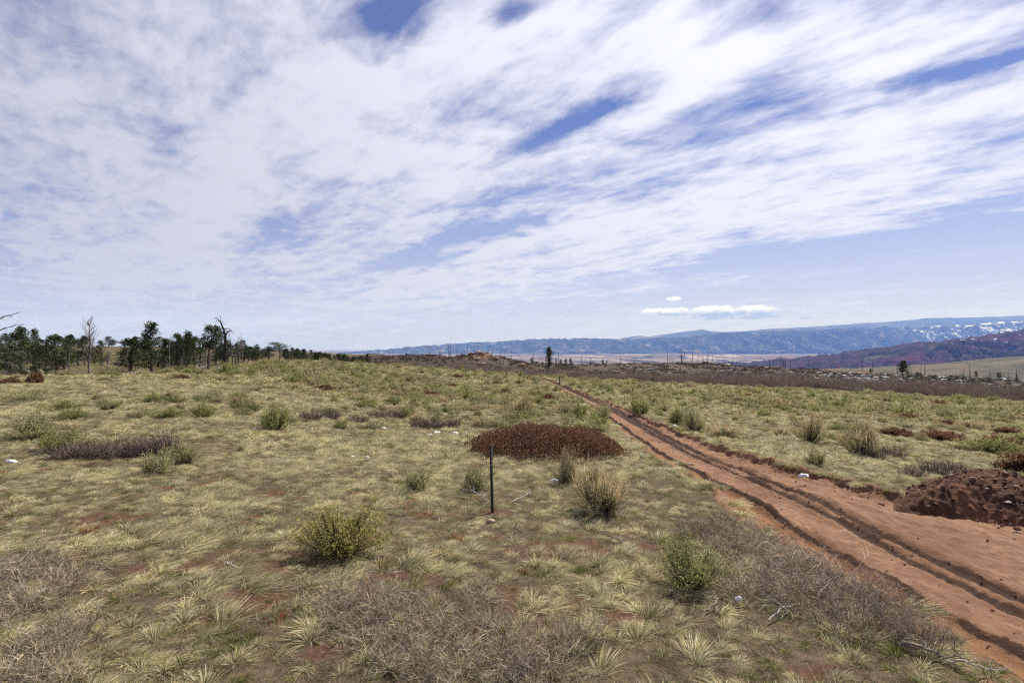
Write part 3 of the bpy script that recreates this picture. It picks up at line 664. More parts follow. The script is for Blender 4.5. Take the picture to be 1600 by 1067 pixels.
# ------------------------------------------------------------------ shrubs one can point at
def gpx(px, py): return ground_hit(px, py)
USED = []      # (x, y, radius) where no grass tuft should stand
for kind, px, py, wp, hp, name, label in (
    ('gold', 532, 862, 150, 54, 'sagebrush', 'yellow-green sagebrush with a dark hollow under it, left of the metal post'),
    ('bright', 1080, 918, 126, 60, 'green_shrub', 'bright green rounded shrub beside the discarded can'),
    ('tall', 938, 798, 104, 64, 'rabbitbrush', 'large bush with orange-tan tops in front of the big red mat'),
    ('plume', 885, 756, 48, 50, 'rabbitbrush', 'grey-green bush with a tan plume against the big red mat'),
    ('sage', 742, 768, 56, 34, 'sagebrush', 'grey-green sagebrush immediately left of the metal post'),
    ('sage', 652, 766, 56, 34, 'sagebrush', 'grey-green sagebrush between the post and the lone yellow-green one'),
    ('green', 430, 672, 58, 32, 'sagebrush', 'dense round green sagebrush at the front of the shrub belt'),
    ('sage', 245, 740, 62, 32, 'sagebrush', 'sagebrush in front of the long strip of purple-brown stems'),
    ('sage', 288, 724, 48, 30, 'sagebrush', 'sagebrush at the end of the long strip of purple-brown stems'),
    ('green', 100, 704, 84, 30, 'sagebrush', 'wide sagebrush at the near end of the purple-brown strip'),
    ('sage', 56, 684, 72, 30, 'sagebrush', 'wide grey-green sagebrush farthest to the left in the meadow'),
    ('green', 318, 653, 42, 20, 'sagebrush', 'small isolated green sagebrush in pale grass left of the shrub belt'),
    ('green', 104, 641, 40, 15, 'sagebrush', 'small flat sagebrush, upper one of a pair in the left meadow'),
    ('green', 112, 654, 52, 14, 'sagebrush', 'small flat sagebrush, lower one of a pair in the left meadow'),
    ('green', 236, 629, 42, 13, 'sagebrush', 'small flat green sagebrush beside a small red mat'),
    ('tan', 1266, 690, 46, 36, 'rabbitbrush', 'tan feathery bush right of the track above the snow clump'),
    ('tan', 1345, 712, 62, 40, 'rabbitbrush', 'twiggy orange-brown bush right of the track near the earth pile'),
    ('sage', 1275, 728, 38, 24, 'sagebrush', 'small sagebrush on the right bank of the track'),
    ('sage', 1084, 673, 36, 30, 'sagebrush', 'round sagebrush overhanging the cut bank of the track'),
    ('green', 1058, 664, 28, 26, 'sagebrush', 'green sagebrush beside the snow on the track bank'),
    ('green', 1000, 646, 44, 20, 'sagebrush', 'green sagebrush hugging the right edge of the track'),
    ('sage', 940, 662, 38, 28, 'sagebrush', 'tan-tinged sagebrush on the left edge of the track'),
    ('green', 905, 655, 34, 20, 'sagebrush', 'green sagebrush right behind the big red mat'),
    ('tan', 815, 650, 48, 26, 'rabbitbrush', 'tan bush standing behind the big red mat'),
):
    p = gpx(px, py); w = wp / FPX * p[1]; h = hp / FPX * p[1]
    shrub(name, kind, p, w, h * .95, label); USED.append((p[0], p[1], w * .27))

# the big red-leaved mat and its smaller kin
def red_mat():
    p = ground_hit(852, 706); g = np.random.default_rng(51); n = 26000
    a0, a1 = at(733, 690, p[1])[0], at(972, 700, p[1])[0]; cx, rx = (a0 + a1) / 2, (a1 - a0) / 2; ry = 2.6
    th = g.random(n) * 2 * math.pi; q = np.sqrt(g.random(n)); q = np.where(g.random(n) < .13, q * (1 + .28 * g.random(n)), q); lob = 1 + .26 * (fbm(np.cos(th) * 3 + 9, np.sin(th) * 3, 3, 50) - .5) * 2 + .07 * np.sin(3 * th + 1) + .06 * np.sin(5 * th) + .05 * np.sin(9 * th + 2)
    x = q * np.cos(th) * rx * lob; y = q * np.sin(th) * ry * lob
    y = y - .16 * x                                   # the mat runs obliquely
    zt = .95 * np.clip(1 - q ** 2.6, 0, 1) ** .7 * (.75 + .5 * fbm(x * 1.3 + 5, y * 1.3, 3, 52)) + .05
    gz = H(cx + x, p[1] + y) - p[2]
    z = gz + zt * (.35 + .65 * g.random(n) ** .5)
    C = pick(g, n, *REDM, .2) * (.7 + .6 * fbm(x * .9, y * .9, 3, 55))[:, None]
    lo = (1 - sstep(.78, 1.0, q)) ; C = C * lo[:, None] + (C * np.array([1.15, 1.1, 1.0])) * (1 - lo)[:, None]
    D = norm(g.normal(size=(n, 3)) * .6 + np.array([0, 0, .7]))
    fo = MB(); fo.add(*leaves(g, np.stack([x, y, z], 1), D, .045 + .04 * g.random(n), .026 + .022 * g.random(n), C))
    k = g.choice(n, 1500); st = MB(); b = np.stack([x[k] * .97, y[k] * .97, gz[k] - .03], 1); e = np.stack([x[k], y[k], z[k]], 1); v = e - b; L = np.linalg.norm(v, axis=1)
    c = pick(g, 1500, [(.07, .035, .025), (.11, .06, .045)], [1, 1]); st.add(*blades(g, b, norm(v), L, np.full(1500, .012), g.normal(size=(1500, 3)) * .03, c, c, 2, .6))
    o = bpy.data.objects.new('red_shrub_mat', None); COL.objects.link(o); o.location = (cx, p[1], p[2])
    obj('stems', st.mesh('stems', M_TWIG), o); obj('foliage', fo.mesh('foliage', mat_col('red_leaves', .65, .30, 0, spec=.15)), o)
    tag(o, 'big sprawling mat of dark red-brown leaves behind the metal post', 'shrub')
    return cx, p[1], rx, ry
MAT = red_mat()

REDS = [('dark red-brown mat cut by the right edge, above the earth pile', 1600, 738, 66, 24), ('long low red mat farther up the right meadow, near the right edge', 1565, 704, 70, 18), ('low red mat beyond the earth pile between tan bushes', 1470, 688, 80, 12),
        ('brick red mat at the far left edge of the meadow', 15, 600, 36, 8), ('rounded red-brown bush with a green top at the left meadow edge', 55, 600, 32, 14), ('long thin red mat on the left meadow below the deadwood', 281, 593, 38, 6),
        ('small red mat beside a flat green sagebrush', 262, 623, 20, 6), ('flat red patch in the middle of the shrub belt', 668, 619, 46, 6), ('rusty mat left of the shrub belt centre', 505, 609, 36, 6), ('small rusty mat near the dead sapling', 480, 591, 24, 5), ('red patch under the rise left of the track', 600, 611, 24, 5),
        ('red mat low on the right meadow beside the track', 1400, 681, 50, 10), ('thin red strip far up the right meadow', 1480, 664, 44, 6), ('thin red mat in the right meadow close to the edge', 1575, 676, 40, 7)]
for lab, px, py, wp, hp in REDS:
    p = gpx(px, py); w = wp / FPX * p[1]; h = max(hp / FPX * p[1] * .8, .22)
    shrub('red_shrub_mat', 'red', p, w, h, lab, 'shrub', 'red-leaved mats', depth=w * .7); USED.append((p[0], p[1], w * .4))

# leafless wiry shrubs
DRYC = [(.24, .195, .155), (.32, .275, .225), (.17, .13, .10), (.42, .34, .22)]
DRYP = [(.17, .125, .115), (.21, .16, .14), (.14, .10, .09)]
DRY = [twiggy(60 + i, 170, .62, .46, .0055, DRYC, 6, .70).mesh('dry', M_TWIG) for i in range(3)]
DRYT = [twiggy(70 + i, 170, .62, .44, .012, DRYP, 4, .3).mesh('dry', M_TWIG) for i in range(2)]
dry_list = [
    ('wiry leafless brush in the bottom left corner', 'wiry brush, bottom left corner', DRY, [(20, 960, 150), (80, 925, 130), (30, 1040, 160), (110, 1000, 120), (-40, 930, 150), (70, 1070, 150), (10, 905, 120), (60, 890, 110)], .66),
    ('grey leafless brush at the bottom edge below the metal post', 'wiry brush, bottom middle', DRY, [(560, 965, 140), (620, 950, 120), (600, 1010, 130), (690, 985, 130), (770, 1000, 140), (800, 1045, 150), (700, 1060, 150), (850, 1060, 140), (650, 1040, 130), (540, 935, 110), (900, 1010, 110), (745, 945, 90)], .60),
    ('grey-brown leafless brush along the left verge of the track', 'wiry brush along the track', DRY, [(1150, 860, 110), (1200, 855, 110), (1180, 900, 130), (1240, 890, 130), (1290, 905, 130), (1260, 950, 140), (1330, 935, 140), (1370, 950, 130), (1320, 985, 130), (1400, 985, 110), (1130, 830, 90), (1225, 930, 120), (1090, 838, 80), (1440, 1010, 100), (1160, 930, 110)], .70),
    ('dark wiry stems in the long strip across the left meadow', 'purple-brown strip', DRYT, [(105, 716, 60), (135, 715, 56), (160, 714, 56), (190, 714, 56), (215, 712, 54), (240, 711, 50), (262, 710, 46)], 1.0),
    ('brown wiry stems in front of the shrub belt', 'brown stems by the belt', DRYT, [(485, 656, 44), (515, 655, 40), (590, 652, 40), (620, 652, 40), (675, 670, 44), (705, 668, 40), (560, 660, 40), (655, 668, 36)], .9),
    ('brown wiry stems near the orange-brown bush right of the track', 'brown stems right of the track', DRYT, [(1365, 716, 40), (1395, 715, 44), (1330, 690, 36), (1425, 745, 44), (1460, 742, 50), (1490, 740, 44), (1250, 668, 30)], .8),
]
for lab, grp, pro, pts, hk in dry_list:
    for i, (px, py, wp) in enumerate(pts):
        p = gpx(px, min(py, 1100)); w = wp / FPX * p[1]
        o = obj('dry_shrub', random.choice(pro), None, p, random.random() * 6, (w / 1.15, w / 1.15, hk * (.85 + .3 * random.random()) * (1 if p[1] < 15 else 1.3)))
        tag(o, lab, 'dry shrub', grp); USED.append((p[0], p[1], w * .16))

# ------------------------------------------------------------------ the many shrubs of the meadow
g = np.random.default_rng(17)
def shrub_density(x, y):
    n = fbm(x * .06, y * .06, 3, 81); left = x < rutX(y)
    d = np.where(left, sstep(22, 30, y - .25 * x * (x < 0)) * (.25 + .75 * sstep(.40, .58, n)) * (1 - .62 * sstep(-12, -24, x) * sstep(60, 40, y)), sstep(20, 27, y) * (.30 + .70 * sstep(.42, .58, n)))
    return d
cand = []
N = 26000
y = 20 + (142 - 20) * g.random(N) ** .62; x = (g.random(N) * 2 - 1) * (1.06 * y + 3)
ok = (beyond(x, y) < -2) & (road_u(x, y) < -.5) & (g.random(N) < shrub_density(x, y) * np.interp(y, [20, 60, 140], [.50, .42, .35])) & (np.hypot((x - MAT[0]) / (MAT[2] + .8), (y - MAT[1]) / (MAT[3] + 1)) > 1)
x, y = x[ok], y[ok]; keep = []
cell = {}
for i in np.argsort(y):
    r = .62 + .010 * y[i]; kx, ky = int(x[i] // 2), int(y[i] // 2); good = True
    for a in (-1, 0, 1):
        for b in (-1, 0, 1):
            for j in cell.get((kx + a, ky + b), ()):
                if (x[i] - x[j]) ** 2 + (y[i] - y[j]) ** 2 < r * r: good = False; break
    if good and all((x[i] - u[0]) ** 2 + (y[i] - u[1]) ** 2 > (u[2] + .45) ** 2 for u in USED[:60]):
        cell.setdefault((kx, ky), []).append(i); keep.append(i)
x, y = x[keep], y[keep]; z = H(x, y)
near = np.argsort(y)[:290]; far = np.argsort(y)[290:]
ZONES = {('sage', 0): 'grey-green sagebrush among many in the belt left of the track', ('green', 0): 'greener leafy sagebrush among many in the belt left of the track', ('tan', 0): 'tan-topped bush scattered among sagebrush left of the track', ('red', 0): 'low rust-red bush scattered among sagebrush left of the track',
         ('sage', 1): 'grey-green sagebrush among many in the meadow right of the track', ('green', 1): 'greener leafy sagebrush among many in the meadow right of the track', ('tan', 1): 'tan-topped bush scattered among sagebrush right of the track', ('red', 1): 'low rust-red bush scattered among sagebrush right of the track'}
NAMES = {'sage': 'sagebrush', 'green': 'sagebrush', 'tan': 'rabbitbrush', 'red': 'red_shrub'}
for i in near:
    side = int(x[i] > rutX(y[i])); k = g.choice(['sage', 'green', 'tan', 'red'], p=[.52, .28, .17, .03] if side == 0 else [.44, .24, .27, .05])
    w = float(np.clip(g.lognormal(.10, .42), .45, 2.8)); h = w ** .7 * g.uniform(.20, .37) * (.6 if k == 'red' else 1)
    shrub(NAMES[k], k, (x[i], y[i], z[i]), w, h, ZONES[(k, side)], 'shrub', ZONES[(k, side)].replace(' among many', '').replace('bush ', 'bushes ', 1))
    USED.append((x[i], y[i], w * .35))

def instancer(name, coll, P, rot, scl, idx, label):
    """ONE object of stuff: points that carry a plant each"""
    me = bpy.data.meshes.new(name); me.vertices.add(len(P)); me.vertices.foreach_set('co', np.asarray(P, np.float32).ravel())
    for k, a, t in (('rot', rot, 'FLOAT_VECTOR'), ('scl', scl, 'FLOAT_VECTOR')):
        q = me.attributes.new(k, t, 'POINT'); q.data.foreach_set('vector', np.asarray(a, np.float32).ravel())
    q = me.attributes.new('idx', 'INT', 'POINT'); q.data.foreach_set('value', np.asarray(idx, np.int32).ravel())
    o = obj(name, me); tag(o, label, kind='stuff')
    ng = bpy.data.node_groups.new(name + '_nodes', 'GeometryNodeTree')
    ng.interface.new_socket('Geometry', in_out='INPUT', socket_type='NodeSocketGeometry'); ng.interface.new_socket('Geometry', in_out='OUTPUT', socket_type='NodeSocketGeometry')
    n = ng.nodes; l = ng.links; gi = n.new('NodeGroupInput'); go = n.new('NodeGroupOutput')
    ci = n.new('GeometryNodeCollectionInfo'); ci.inputs['Collection'].default_value = coll; ci.inputs['Separate Children'].default_value = True; ci.inputs['Reset Children'].default_value = True
    ip = n.new('GeometryNodeInstanceOnPoints'); ip.inputs['Pick Instance'].default_value = True
    def na(nm, t):
        a = n.new('GeometryNodeInputNamedAttribute'); a.data_type = t; a.inputs['Name'].default_value = nm; return a.outputs[0]
    e = n.new('FunctionNodeEulerToRotation'); l.new(na('rot', 'FLOAT_VECTOR'), e.inputs[0])
    l.new(gi.outputs[0], ip.inputs['Points']); l.new(ci.outputs[0], ip.inputs['Instance']); l.new(na('idx', 'INT'), ip.inputs['Instance Index'])
    l.new(e.outputs[0], ip.inputs['Rotation']); l.new(na('scl', 'FLOAT_VECTOR'), ip.inputs['Scale']); l.new(ip.outputs[0], go.inputs[0])
    md = o.modifiers.new('scatter', 'NODES'); md.node_group = ng
    return o

BSRC = bpy.data.collections.new('shrub_sources'); BK = {}
for k, sd in (('sage', 10), ('sage', 11), ('green', 20), ('green', 21), ('tan', 30), ('tan', 31), ('red', 40)):
    pal = {'sage': SAGE, 'green': GRN, 'tan': RABB, 'red': REDM}[k]
    s, f = bush(sd + 300, 70, 14, .60, .5 if k != 'red' else .3, .11, .045, *pal, tan=1.2 if k == 'tan' else 0)
    i = len(BSRC.objects); BSRC.objects.link(bpy.data.objects.new('bush_%03d' % i, f.mesh('bush', M_LEAF))); BK.setdefault(k, []).append(i)
n = len(far); ks = g.choice(['sage', 'green', 'tan', 'red'], n, p=[.44, .30, .20, .06]); w = np.clip(g.lognormal(.15, .32, n), .6, 2.4)
instancer('distant_sagebrush', BSRC, np.stack([x[far], y[far], z[far]], 1), np.stack([0 * w, 0 * w, g.random(n) * 6.28], 1), np.stack([w / 1.3, w / 1.3, w * g.uniform(.5, .85, n) / 1.0], 1), [g.choice(BK[k]) for k in ks], 'low sagebrush carpet far off in the meadow')

# ------------------------------------------------------------------ grass
def scatter_grass():
    g = np.random.default_rng(5); P = []; RZ = []; S = []; I = []
    U = np.array(USED); 
    def inside(x, y):
        m = np.zeros(len(x), bool)
        for ux, uy, ur in USED:
            if uy < 30: m |= (x - ux) ** 2 + (y - uy) ** 2 < ur * ur
        return m
    def put(x, y, kinds, pr, s0, s1, wind=.5):
        n = len(x)
        if n == 0: return
        ks = np.array(kinds)[(g.random(n)[:, None] > np.cumsum(pr, 1)).sum(1).clip(0, len(kinds) - 1)]
        I.append(np.array([KINDS[k][g.integers(len(KINDS[k]))] for k in ks])); z = H(x, y)
        P.append(np.stack([x, y, z - .005], 1)); RZ.append(np.where(np.isin(ks, ['flat', 'mflat']), g.normal(size=n) * .55 + .3, g.normal(size=n) * 1.0 + .3))
        s = (s0 + (s1 - s0) * g.random(n)); s = s * np.where(np.isin(ks, ['low', 'litter']), 1.0, .8 + .5 * fbm(x * .8, y * .8, 2, 33)); S.append(np.stack([s, s, s * (.8 + .4 * g.random(n))], 1))
    def wedge(y0, y1, dens):
        a = (y1 * 1.10 + 2) * 2 * (y1 - y0); n = int(a * dens); y = y0 + (y1 - y0) * g.random(n); x = (g.random(n) * 2 - 1) * (1.10 * y1 + 2)
        k = (np.abs(x) < 1.10 * y + 2) & (beyond(x, y) < 0); x, y = x[k], y[k]
        return x, y
    def probs(x, y, w):
        w = np.stack(np.broadcast_arrays(*w), 1).astype(float); return w / w.sum(1, keepdims=True)
    # foreground: a thin low fill first, then separate tufts
    def spaced(x, y, r):
        cell = {}; keep = []
        for i in range(len(x)):
            kx, ky = int(x[i] // .4), int(y[i] // .4)
            if all((x[i] - x[j]) ** 2 + (y[i] - y[j]) ** 2 > r[i] ** 2 for a in (-1, 0, 1) for b in (-1, 0, 1) for j in cell.get((kx + a, ky + b), ())): cell.setdefault((kx, ky), []).append(i); keep.append(i)
        return np.array(keep, int)
    for y0, y1 in ((2.6, 6), (6, 10), (10, 16)):
        x, y = wedge(y0, y1, np.interp(y0, [2, 6, 10], [44, 36, 24])); so = soil(x, y)
        k = (road_u(x, y) < .06) & (g.random(len(x)) > so * .8) & ~inside(x, y); x, y = x[k], y[k]; gr = sstep(.42, .60, fbm(x * .4, y * .4, 3, 39)) + .9 * sstep(2.2, 3.4, x)
        put(x, y, ['low', 'litter', 'red'], probs(x, y, (.22 + .3 * gr, .75, .006 + .05 * sstep(1.5, -2.5, x) * sstep(5, 7, y))), .7, 1.3)
        x, y = wedge(y0, y1, 60); so = soil(x, y); k = (road_u(x, y) < .02 + .35 * g.random(len(x)) ** 3) & (g.random(len(x)) > soil(x, y) * .86 * (road_u(x, y) < -.3)) & ~inside(x, y); x, y = x[k], y[k]
        gap = fbm(x * .9, y * .9, 3, 35); mid = sstep(8, 12, y); k = spaced(x, y, np.clip(.135 + .36 * sstep(.38, .66, gap) * (1 - .25 * mid), .135, .34)); x, y = x[k], y[k]
        v = fbm(x * .30, y * .30, 3, 37); pale = sstep(.36, .60, v) + .8 * sstep(9, 12, y) * sstep(4, -2, x); gr = sstep(.42, .60, fbm(x * .4, y * .4, 3, 39)) + .5 * sstep(2.2, 3.4, x)
        put(x, y, ['straw', 'green', 'flat', 'stalk'], probs(x, y, (.50 + .40 * pale, .18 + .20 * gr, .22 + .1 * pale, .008)), .50, 1.30)
        x, y = wedge(y0, y1, 13); k = (road_u(x, y) < .0) & (g.random(len(x)) > soil(x, y) * .8) & ~inside(x, y); x, y = x[k], y[k]; put(x, y, ['green', 'straw', 'flat'], probs(x, y, (.5 + 0 * x, .25, .25)), .35, .70)
    # middle distance
    for y0, y1 in ((16, 26), (26, 44)):
        x, y = wedge(y0, y1, np.interp(y0, [16, 26], [16, 10])); k = (road_u(x, y) < .05) & ~inside(x, y) & (np.hypot((x - MAT[0]) / MAT[2], (y - MAT[1]) / MAT[3]) > .9); x, y = x[k], y[k]
        v = fbm(x * .12, y * .12, 3, 37); pale = sstep(.36, .62, v); gr = sstep(.42, .60, fbm(x * .15, y * .15, 3, 39)) + .6 * (x > 7)
        if y0 < 20: k = spaced(x, y, np.clip(.20 + .5 * sstep(.40, .64, fbm(x * .8, y * .8, 3, 35)), .20, .395)); x, y = x[k], y[k]; pale, gr = pale[k], gr[k]
        else: k = g.random(len(x)) < .35 + 1.1 * (fbm(x * .6, y * .6, 2, 35) - .2); x, y = x[k], y[k]; pale, gr = pale[k], gr[k]
        put(x, y, ['mstraw', 'mgreen', 'mflat'], probs(x, y, (.55 + .45 * pale, .20 + .25 * gr, .25 + 0 * x)), .8, 1.5)
    for y0, y1 in ((44, 80), (80, 142)):
        x, y = wedge(y0, y1, np.interp(y0, [44, 80], [3.4, 1.7])); k = (road_u(x, y) < .0); x, y = x[k], y[k]
        v = fbm(x * .06, y * .06, 3, 37); pale = sstep(.36, .62, v); gr = sstep(.42, .60, fbm(x * .07, y * .07, 3, 39))
        put(x, y, ['fstraw', 'fgreen'], probs(x, y, (.45 + .4 * pale, .35 + .3 * gr)), .9, 1.5 if y0 < 60 else 2.0)
    # the hillside in the draw on the left
    n = 4500; y = 50 + 200 * g.random(n); x = -y * (.3 + .85 * g.random(n)); k = (beyond(x, y) > -1); x, y = x[k], y[k]
    put(x, y, ['fstraw', 'fgreen'], probs(x, y, (.25 + 0 * x, .75 + 0 * x)), 1.0, 1.8)
    P = np.concatenate(P); RZ = np.concatenate(RZ); S = np.concatenate(S); I = np.concatenate(I)
    instancer('grass', SRC, P, np.stack([g.normal(size=len(P)) * .08, g.normal(size=len(P)) * .08, RZ], 1), S, I, 'wind-combed straw and green bunchgrass covering the meadow')
scatter_grass()
# ------------------------------------------------------------------ trees
def limb_path(g, a, b, n=5, wob=.06):
    a = np.asarray(a, float); b = np.asarray(b, float); t = np.linspace(0, 1, n)[:, None]; L = np.linalg.norm(b - a)
    p = a + (b - a) * t + g.normal(size=(n, 3)) * L * wob * np.sin(t * math.pi) ** .5
    p[0] = a; p[-1] = b
    return p

NEED = ([(.048, .070, .026), (.065, .085, .030), (.034, .050, .022), (.085, .095, .038)], [3, 2.5, 3, 1])
def pine_mesh(seed, kind, h=6.0):
    g = np.random.default_rng(seed); tr = MB(); cr = MB(); bark = (.115, .085, .065)
    lean = {'lean': .10, 'round': .02}.get(kind, .02) * h
    P = np.array([[0, 0, -.3], [lean * .1, 0, h * .25], [lean * .4, .02 * h, h * .55], [lean * .8, .02 * h, h * .8], [lean, 0, h * .97]]) + g.normal(size=(5, 3)) * .012 * h
    P[0] = (0, 0, -.3); tr.add(*tube(P, np.array([.030, .025, .019, .011, .004]) * h, 7, bark))
    z0, n = {'cone': (.12, 46), 'round': (.30, 40), 'lean': (.52, 34), 'scrub': (.08, 44), 'top': (.42, 36), 'flat': (.55, 30)}[kind]
    for i in range(n):
        f = z0 + (1 - z0) * (i + g.random()) / n; q = (f - z0) / (1 - z0)
        r = {'cone': .215 * (1 - q) ** .75 + .015, 'round': .26 * math.sqrt(max(0, 1 - (2 * q - .75) ** 2 * .85)) * (.7 + .5 * g.random()), 'lean': .22 * math.sqrt(max(.02, 1 - (2 * q - 1) ** 2)) * (.7 + .6 * g.random()), 'scrub': .30 * (1 - q ** 2) + .03, 'top': .14 * math.sqrt(max(.03, 1 - (2 * q - .9) ** 2)) * (.7 + .6 * g.random()), 'flat': .34 * (.55 + .45 * q) * (1 if q < .9 else .6)}[kind] * h * (.75 + .45 * g.random())
        th = g.random() * 6.28; c = np.array([np.interp(f * h, P[:, 2], P[:, 0]), np.interp(f * h, P[:, 2], P[:, 1]), f * h])
        e = c + np.array([math.cos(th) * r, math.sin(th) * r, (.10 if kind == 'cone' else .22) * r + g.normal() * .01 * h])
        if kind == 'lean': e[0] += .04 * h
        tr.add(*tube(limb_path(g, c - [0, 0, .03 * h], e, 4), np.array([.0075, .006, .004, .002]) * h, 4, bark, False))
        m = 46; t = .30 + .75 * g.random(m) ** .7; pos = c + (e - c) * t[:, None] + g.normal(size=(m, 3)) * np.array([1, 1, .55]) * (.030 * h + .10 * r)
        d = norm((pos - c) * np.array([1, 1, .6]) / (r + .1) + g.normal(size=(m, 3)) * .6 + np.array([0, 0, .35]))
        cr.add(*leaves(g, pos, d, .055 * h * (.6 + .7 * g.random(m)), .020 * h * (.6 + .7 * g.random(m)), pick(g, m, *NEED, .22)))
    if kind in ('lean', 'round', 'flat'):
        for i in range(12):                              # dead lower limbs
            f = .12 + .4 * g.random(); th = g.random() * 6.28; c = np.array([0, 0, f * h]); r = .16 * h * g.random() + .05 * h
            tr.add(*tube(limb_path(g, c, c + [math.cos(th) * r, math.sin(th) * r, g.normal() * .05 * h], 4), np.array([.006, .004, .003, .001]) * h, 4, (.27, .25, .23), False))
    return tr.mesh('trunk', M_BARK), cr.mesh('crown', M_NEEDLE)
PINES = {k: [pine_mesh(400 + 10 * i + j, k) for j in range(2 if k != 'cone' else 3)] for i, k in enumerate(('cone', 'round', 'lean', 'scrub', 'top', 'flat'))}

def stand(px, d): 
    X = (px - 800) / FPX * d; return np.array([X, d, float(H(np.array([X]), np.array([d]))[0])])
def pine(px, top, d, kind, label, wpx=None, group=None, name='pine_tree', rz=None, part=True):
    p = stand(px, d); h = max(at(px, top, d)[2] - p[2], .8); tr, cr = random.choice(PINES[kind]); s = h / 6.0
    nat = {'cone': .50, 'round': .66, 'lean': .52, 'scrub': .75, 'top': .46, 'flat': .82}[kind] * h
    sx = (wpx / FPX * d / nat) * s if wpx else s
    o = bpy.data.objects.new(name, None); COL.objects.link(o); o.location = p; o.scale = (sx, sx, s)
    o.rotation_euler[2] = random.random() * 6.28 if rz is None else rz
    obj('trunk', tr, o); obj('crown', cr, o)
    return tag(o, label, 'tree', group)

L = 'trees by the draw on the left'
for px, top, d, k, w, lab in (
    (-14, 530, 66, 'scrub', 60, 'dark bushy pine cut off by the left edge behind the rocks'), (18, 536, 72, 'round', 36, 'low dark pine behind the boulders at far left'), (34, 513, 84, 'round', 40, 'round-crowned pine rising behind the far left boulders'), (54, 516, 92, 'cone', 18, 'narrow pointed pine right of the round-crowned one at far left'),
    (14, 560, 60, 'scrub', 44, 'small dark evergreen in front of the left boulders'), (55, 571, 58, 'scrub', 32, 'low dark evergreen bush between the boulders and the meadow'),
    (88, 526, 70, 'round', 60, 'broad dark pine left of the tall bare tree'), (72, 540, 74, 'scrub', 34, 'short wide pine leaning into the broad dark pine'), (108, 525, 86, 'round', 34, 'round pine directly behind the broad dark pine'), (132, 526, 110, 'round', 26, 'dark pine just left of the tall bare tree'),
    (204, 531, 88, 'cone', 44, 'bushy pyramidal pine left of the tallest spruce-like tree'), (236, 506, 80, 'cone', 34, 'tallest pyramidal evergreen standing clear above the left treeline'), (258, 530, 84, 'cone', 28, 'thin evergreen right of the tallest pyramidal one'), (276, 523, 86, 'round', 34, 'evergreen in the middle of the deadwood clump'),
    (293, 520, 84, 'cone', 26, 'evergreen with a forked top left of the leaning pine'), (304, 527, 88, 'round', 28, 'dark evergreen filling in left of the leaning pine'), (325, 511, 80, 'lean', 34, 'wind-bent pine with its crown to one side next to the gnarled dead tree'), (338, 551, 95, 'round', 26, 'low evergreen behind the gnarled dead tree'),
    (312, 545, 92, 'scrub', 40, 'low dark evergreen beneath the wind-bent pine'), (248, 548, 96, 'scrub', 34, 'low dark evergreen behind the grey brush'), (372, 546, 120, 'round', 26, 'small evergreen just right of the gnarled dead tree'),
    (437, 537, 150, 'flat', 34, 'flat-topped pine on the brow right of the dead tree'), (465, 545, 160, 'round', 16, 'small round pine right of the flat-topped one'), (420, 544, 165, 'round', 24, 'small dark pine left of the flat-topped one'), (402, 543, 165, 'scrub', 30, 'dark low pine on the brow nearest the dead tree'), (388, 543, 168, 'round', 24, 'dark pine half hidden behind dead limbs on the brow'),
    (574, 553, 190, 'cone', 10, 'small dark evergreen at the left foot of the burned knoll'), (563, 556, 190, 'round', 14, 'rounded evergreen left of the burned knoll'), (552, 557, 190, 'round', 12, 'smallest evergreen of the three left of the burned knoll')):
    pine(px, top, d, k, lab, w, L, rz=0.0 if k == 'lean' else None)
g = np.random.default_rng(23)
for i in range(30):
    px = g.uniform(-20, 410); d = g.uniform(92, 140); p = stand(px, d)
    pine(px, g.uniform(532, 550), d, g.choice(['round', 'scrub', 'cone'], p=[.4, .4, .2]), 'dark pine in the mass of trees filling the left draw', g.uniform(18, 34), 'pines filling the left draw')
for i in range(34):                                       # wooded skyline
    px = g.uniform(125, 420); d = g.uniform(215, 262); p = stand(px, d); py = HORIZON - (p[2] - CZ) / d * FPX
    pine(px, py - g.uniform(9, 17), d, g.choice(['round', 'scrub', 'cone'], p=[.6, .25, .15]), 'small dark pine among many on the wooded skyline at left', g.uniform(11, 20), 'pines on the left skyline')
for i in range(16):
    px = g.uniform(-120, 120); d = g.uniform(170, 235); p = stand(px, d); py = HORIZON - (p[2] - CZ) / d * FPX
    pine(px, py - g.uniform(12, 20), d, g.choice(['round', 'scrub']), 'dark pine on the slope behind the far left boulders', g.uniform(14, 24), 'pines behind the left boulders')
for i in range(30):
    px = g.uniform(440, 560); d = g.uniform(140, 175); p = stand(px, d); py = 549 + (px - 470) * .12
    pine(px, py - g.uniform(0, 4), d, g.choice(['round', 'scrub'], p=[.3, .7]), 'tiny dark pine in the thinning row along the brow', g.uniform(9, 17), 'row of small pines on the brow')
pine(858, 543, 168, 'top', 'lone slender pine with bare lower trunk above the grey thicket', 13, name='lone_pine')
pine(1411, 564, 190, 'top', 'lone bushy pine rising above the snow patches at right', 17, name='lone_pine')
pine(1020, 590, 120, 'scrub', 'tiny round juniper at the far edge of the right meadow', 8, name='juniper')
for px, top, w in ((831, 559, 6), (838, 565, 4), (869, 561, 4), (876, 562, 6), (884, 561, 6), (892, 560, 6), (942, 562, 5), (948, 564, 4), (1058, 566, 4), (1063, 566, 4), (1071, 566, 4), (1360, 576, 5), (1402, 580, 4), (1525, 580, 6), (1560, 582, 6)):
    pine(px, top, 235, 'round', 'small scattered pine standing on the far burned ground', w, 'scattered surviving pines')
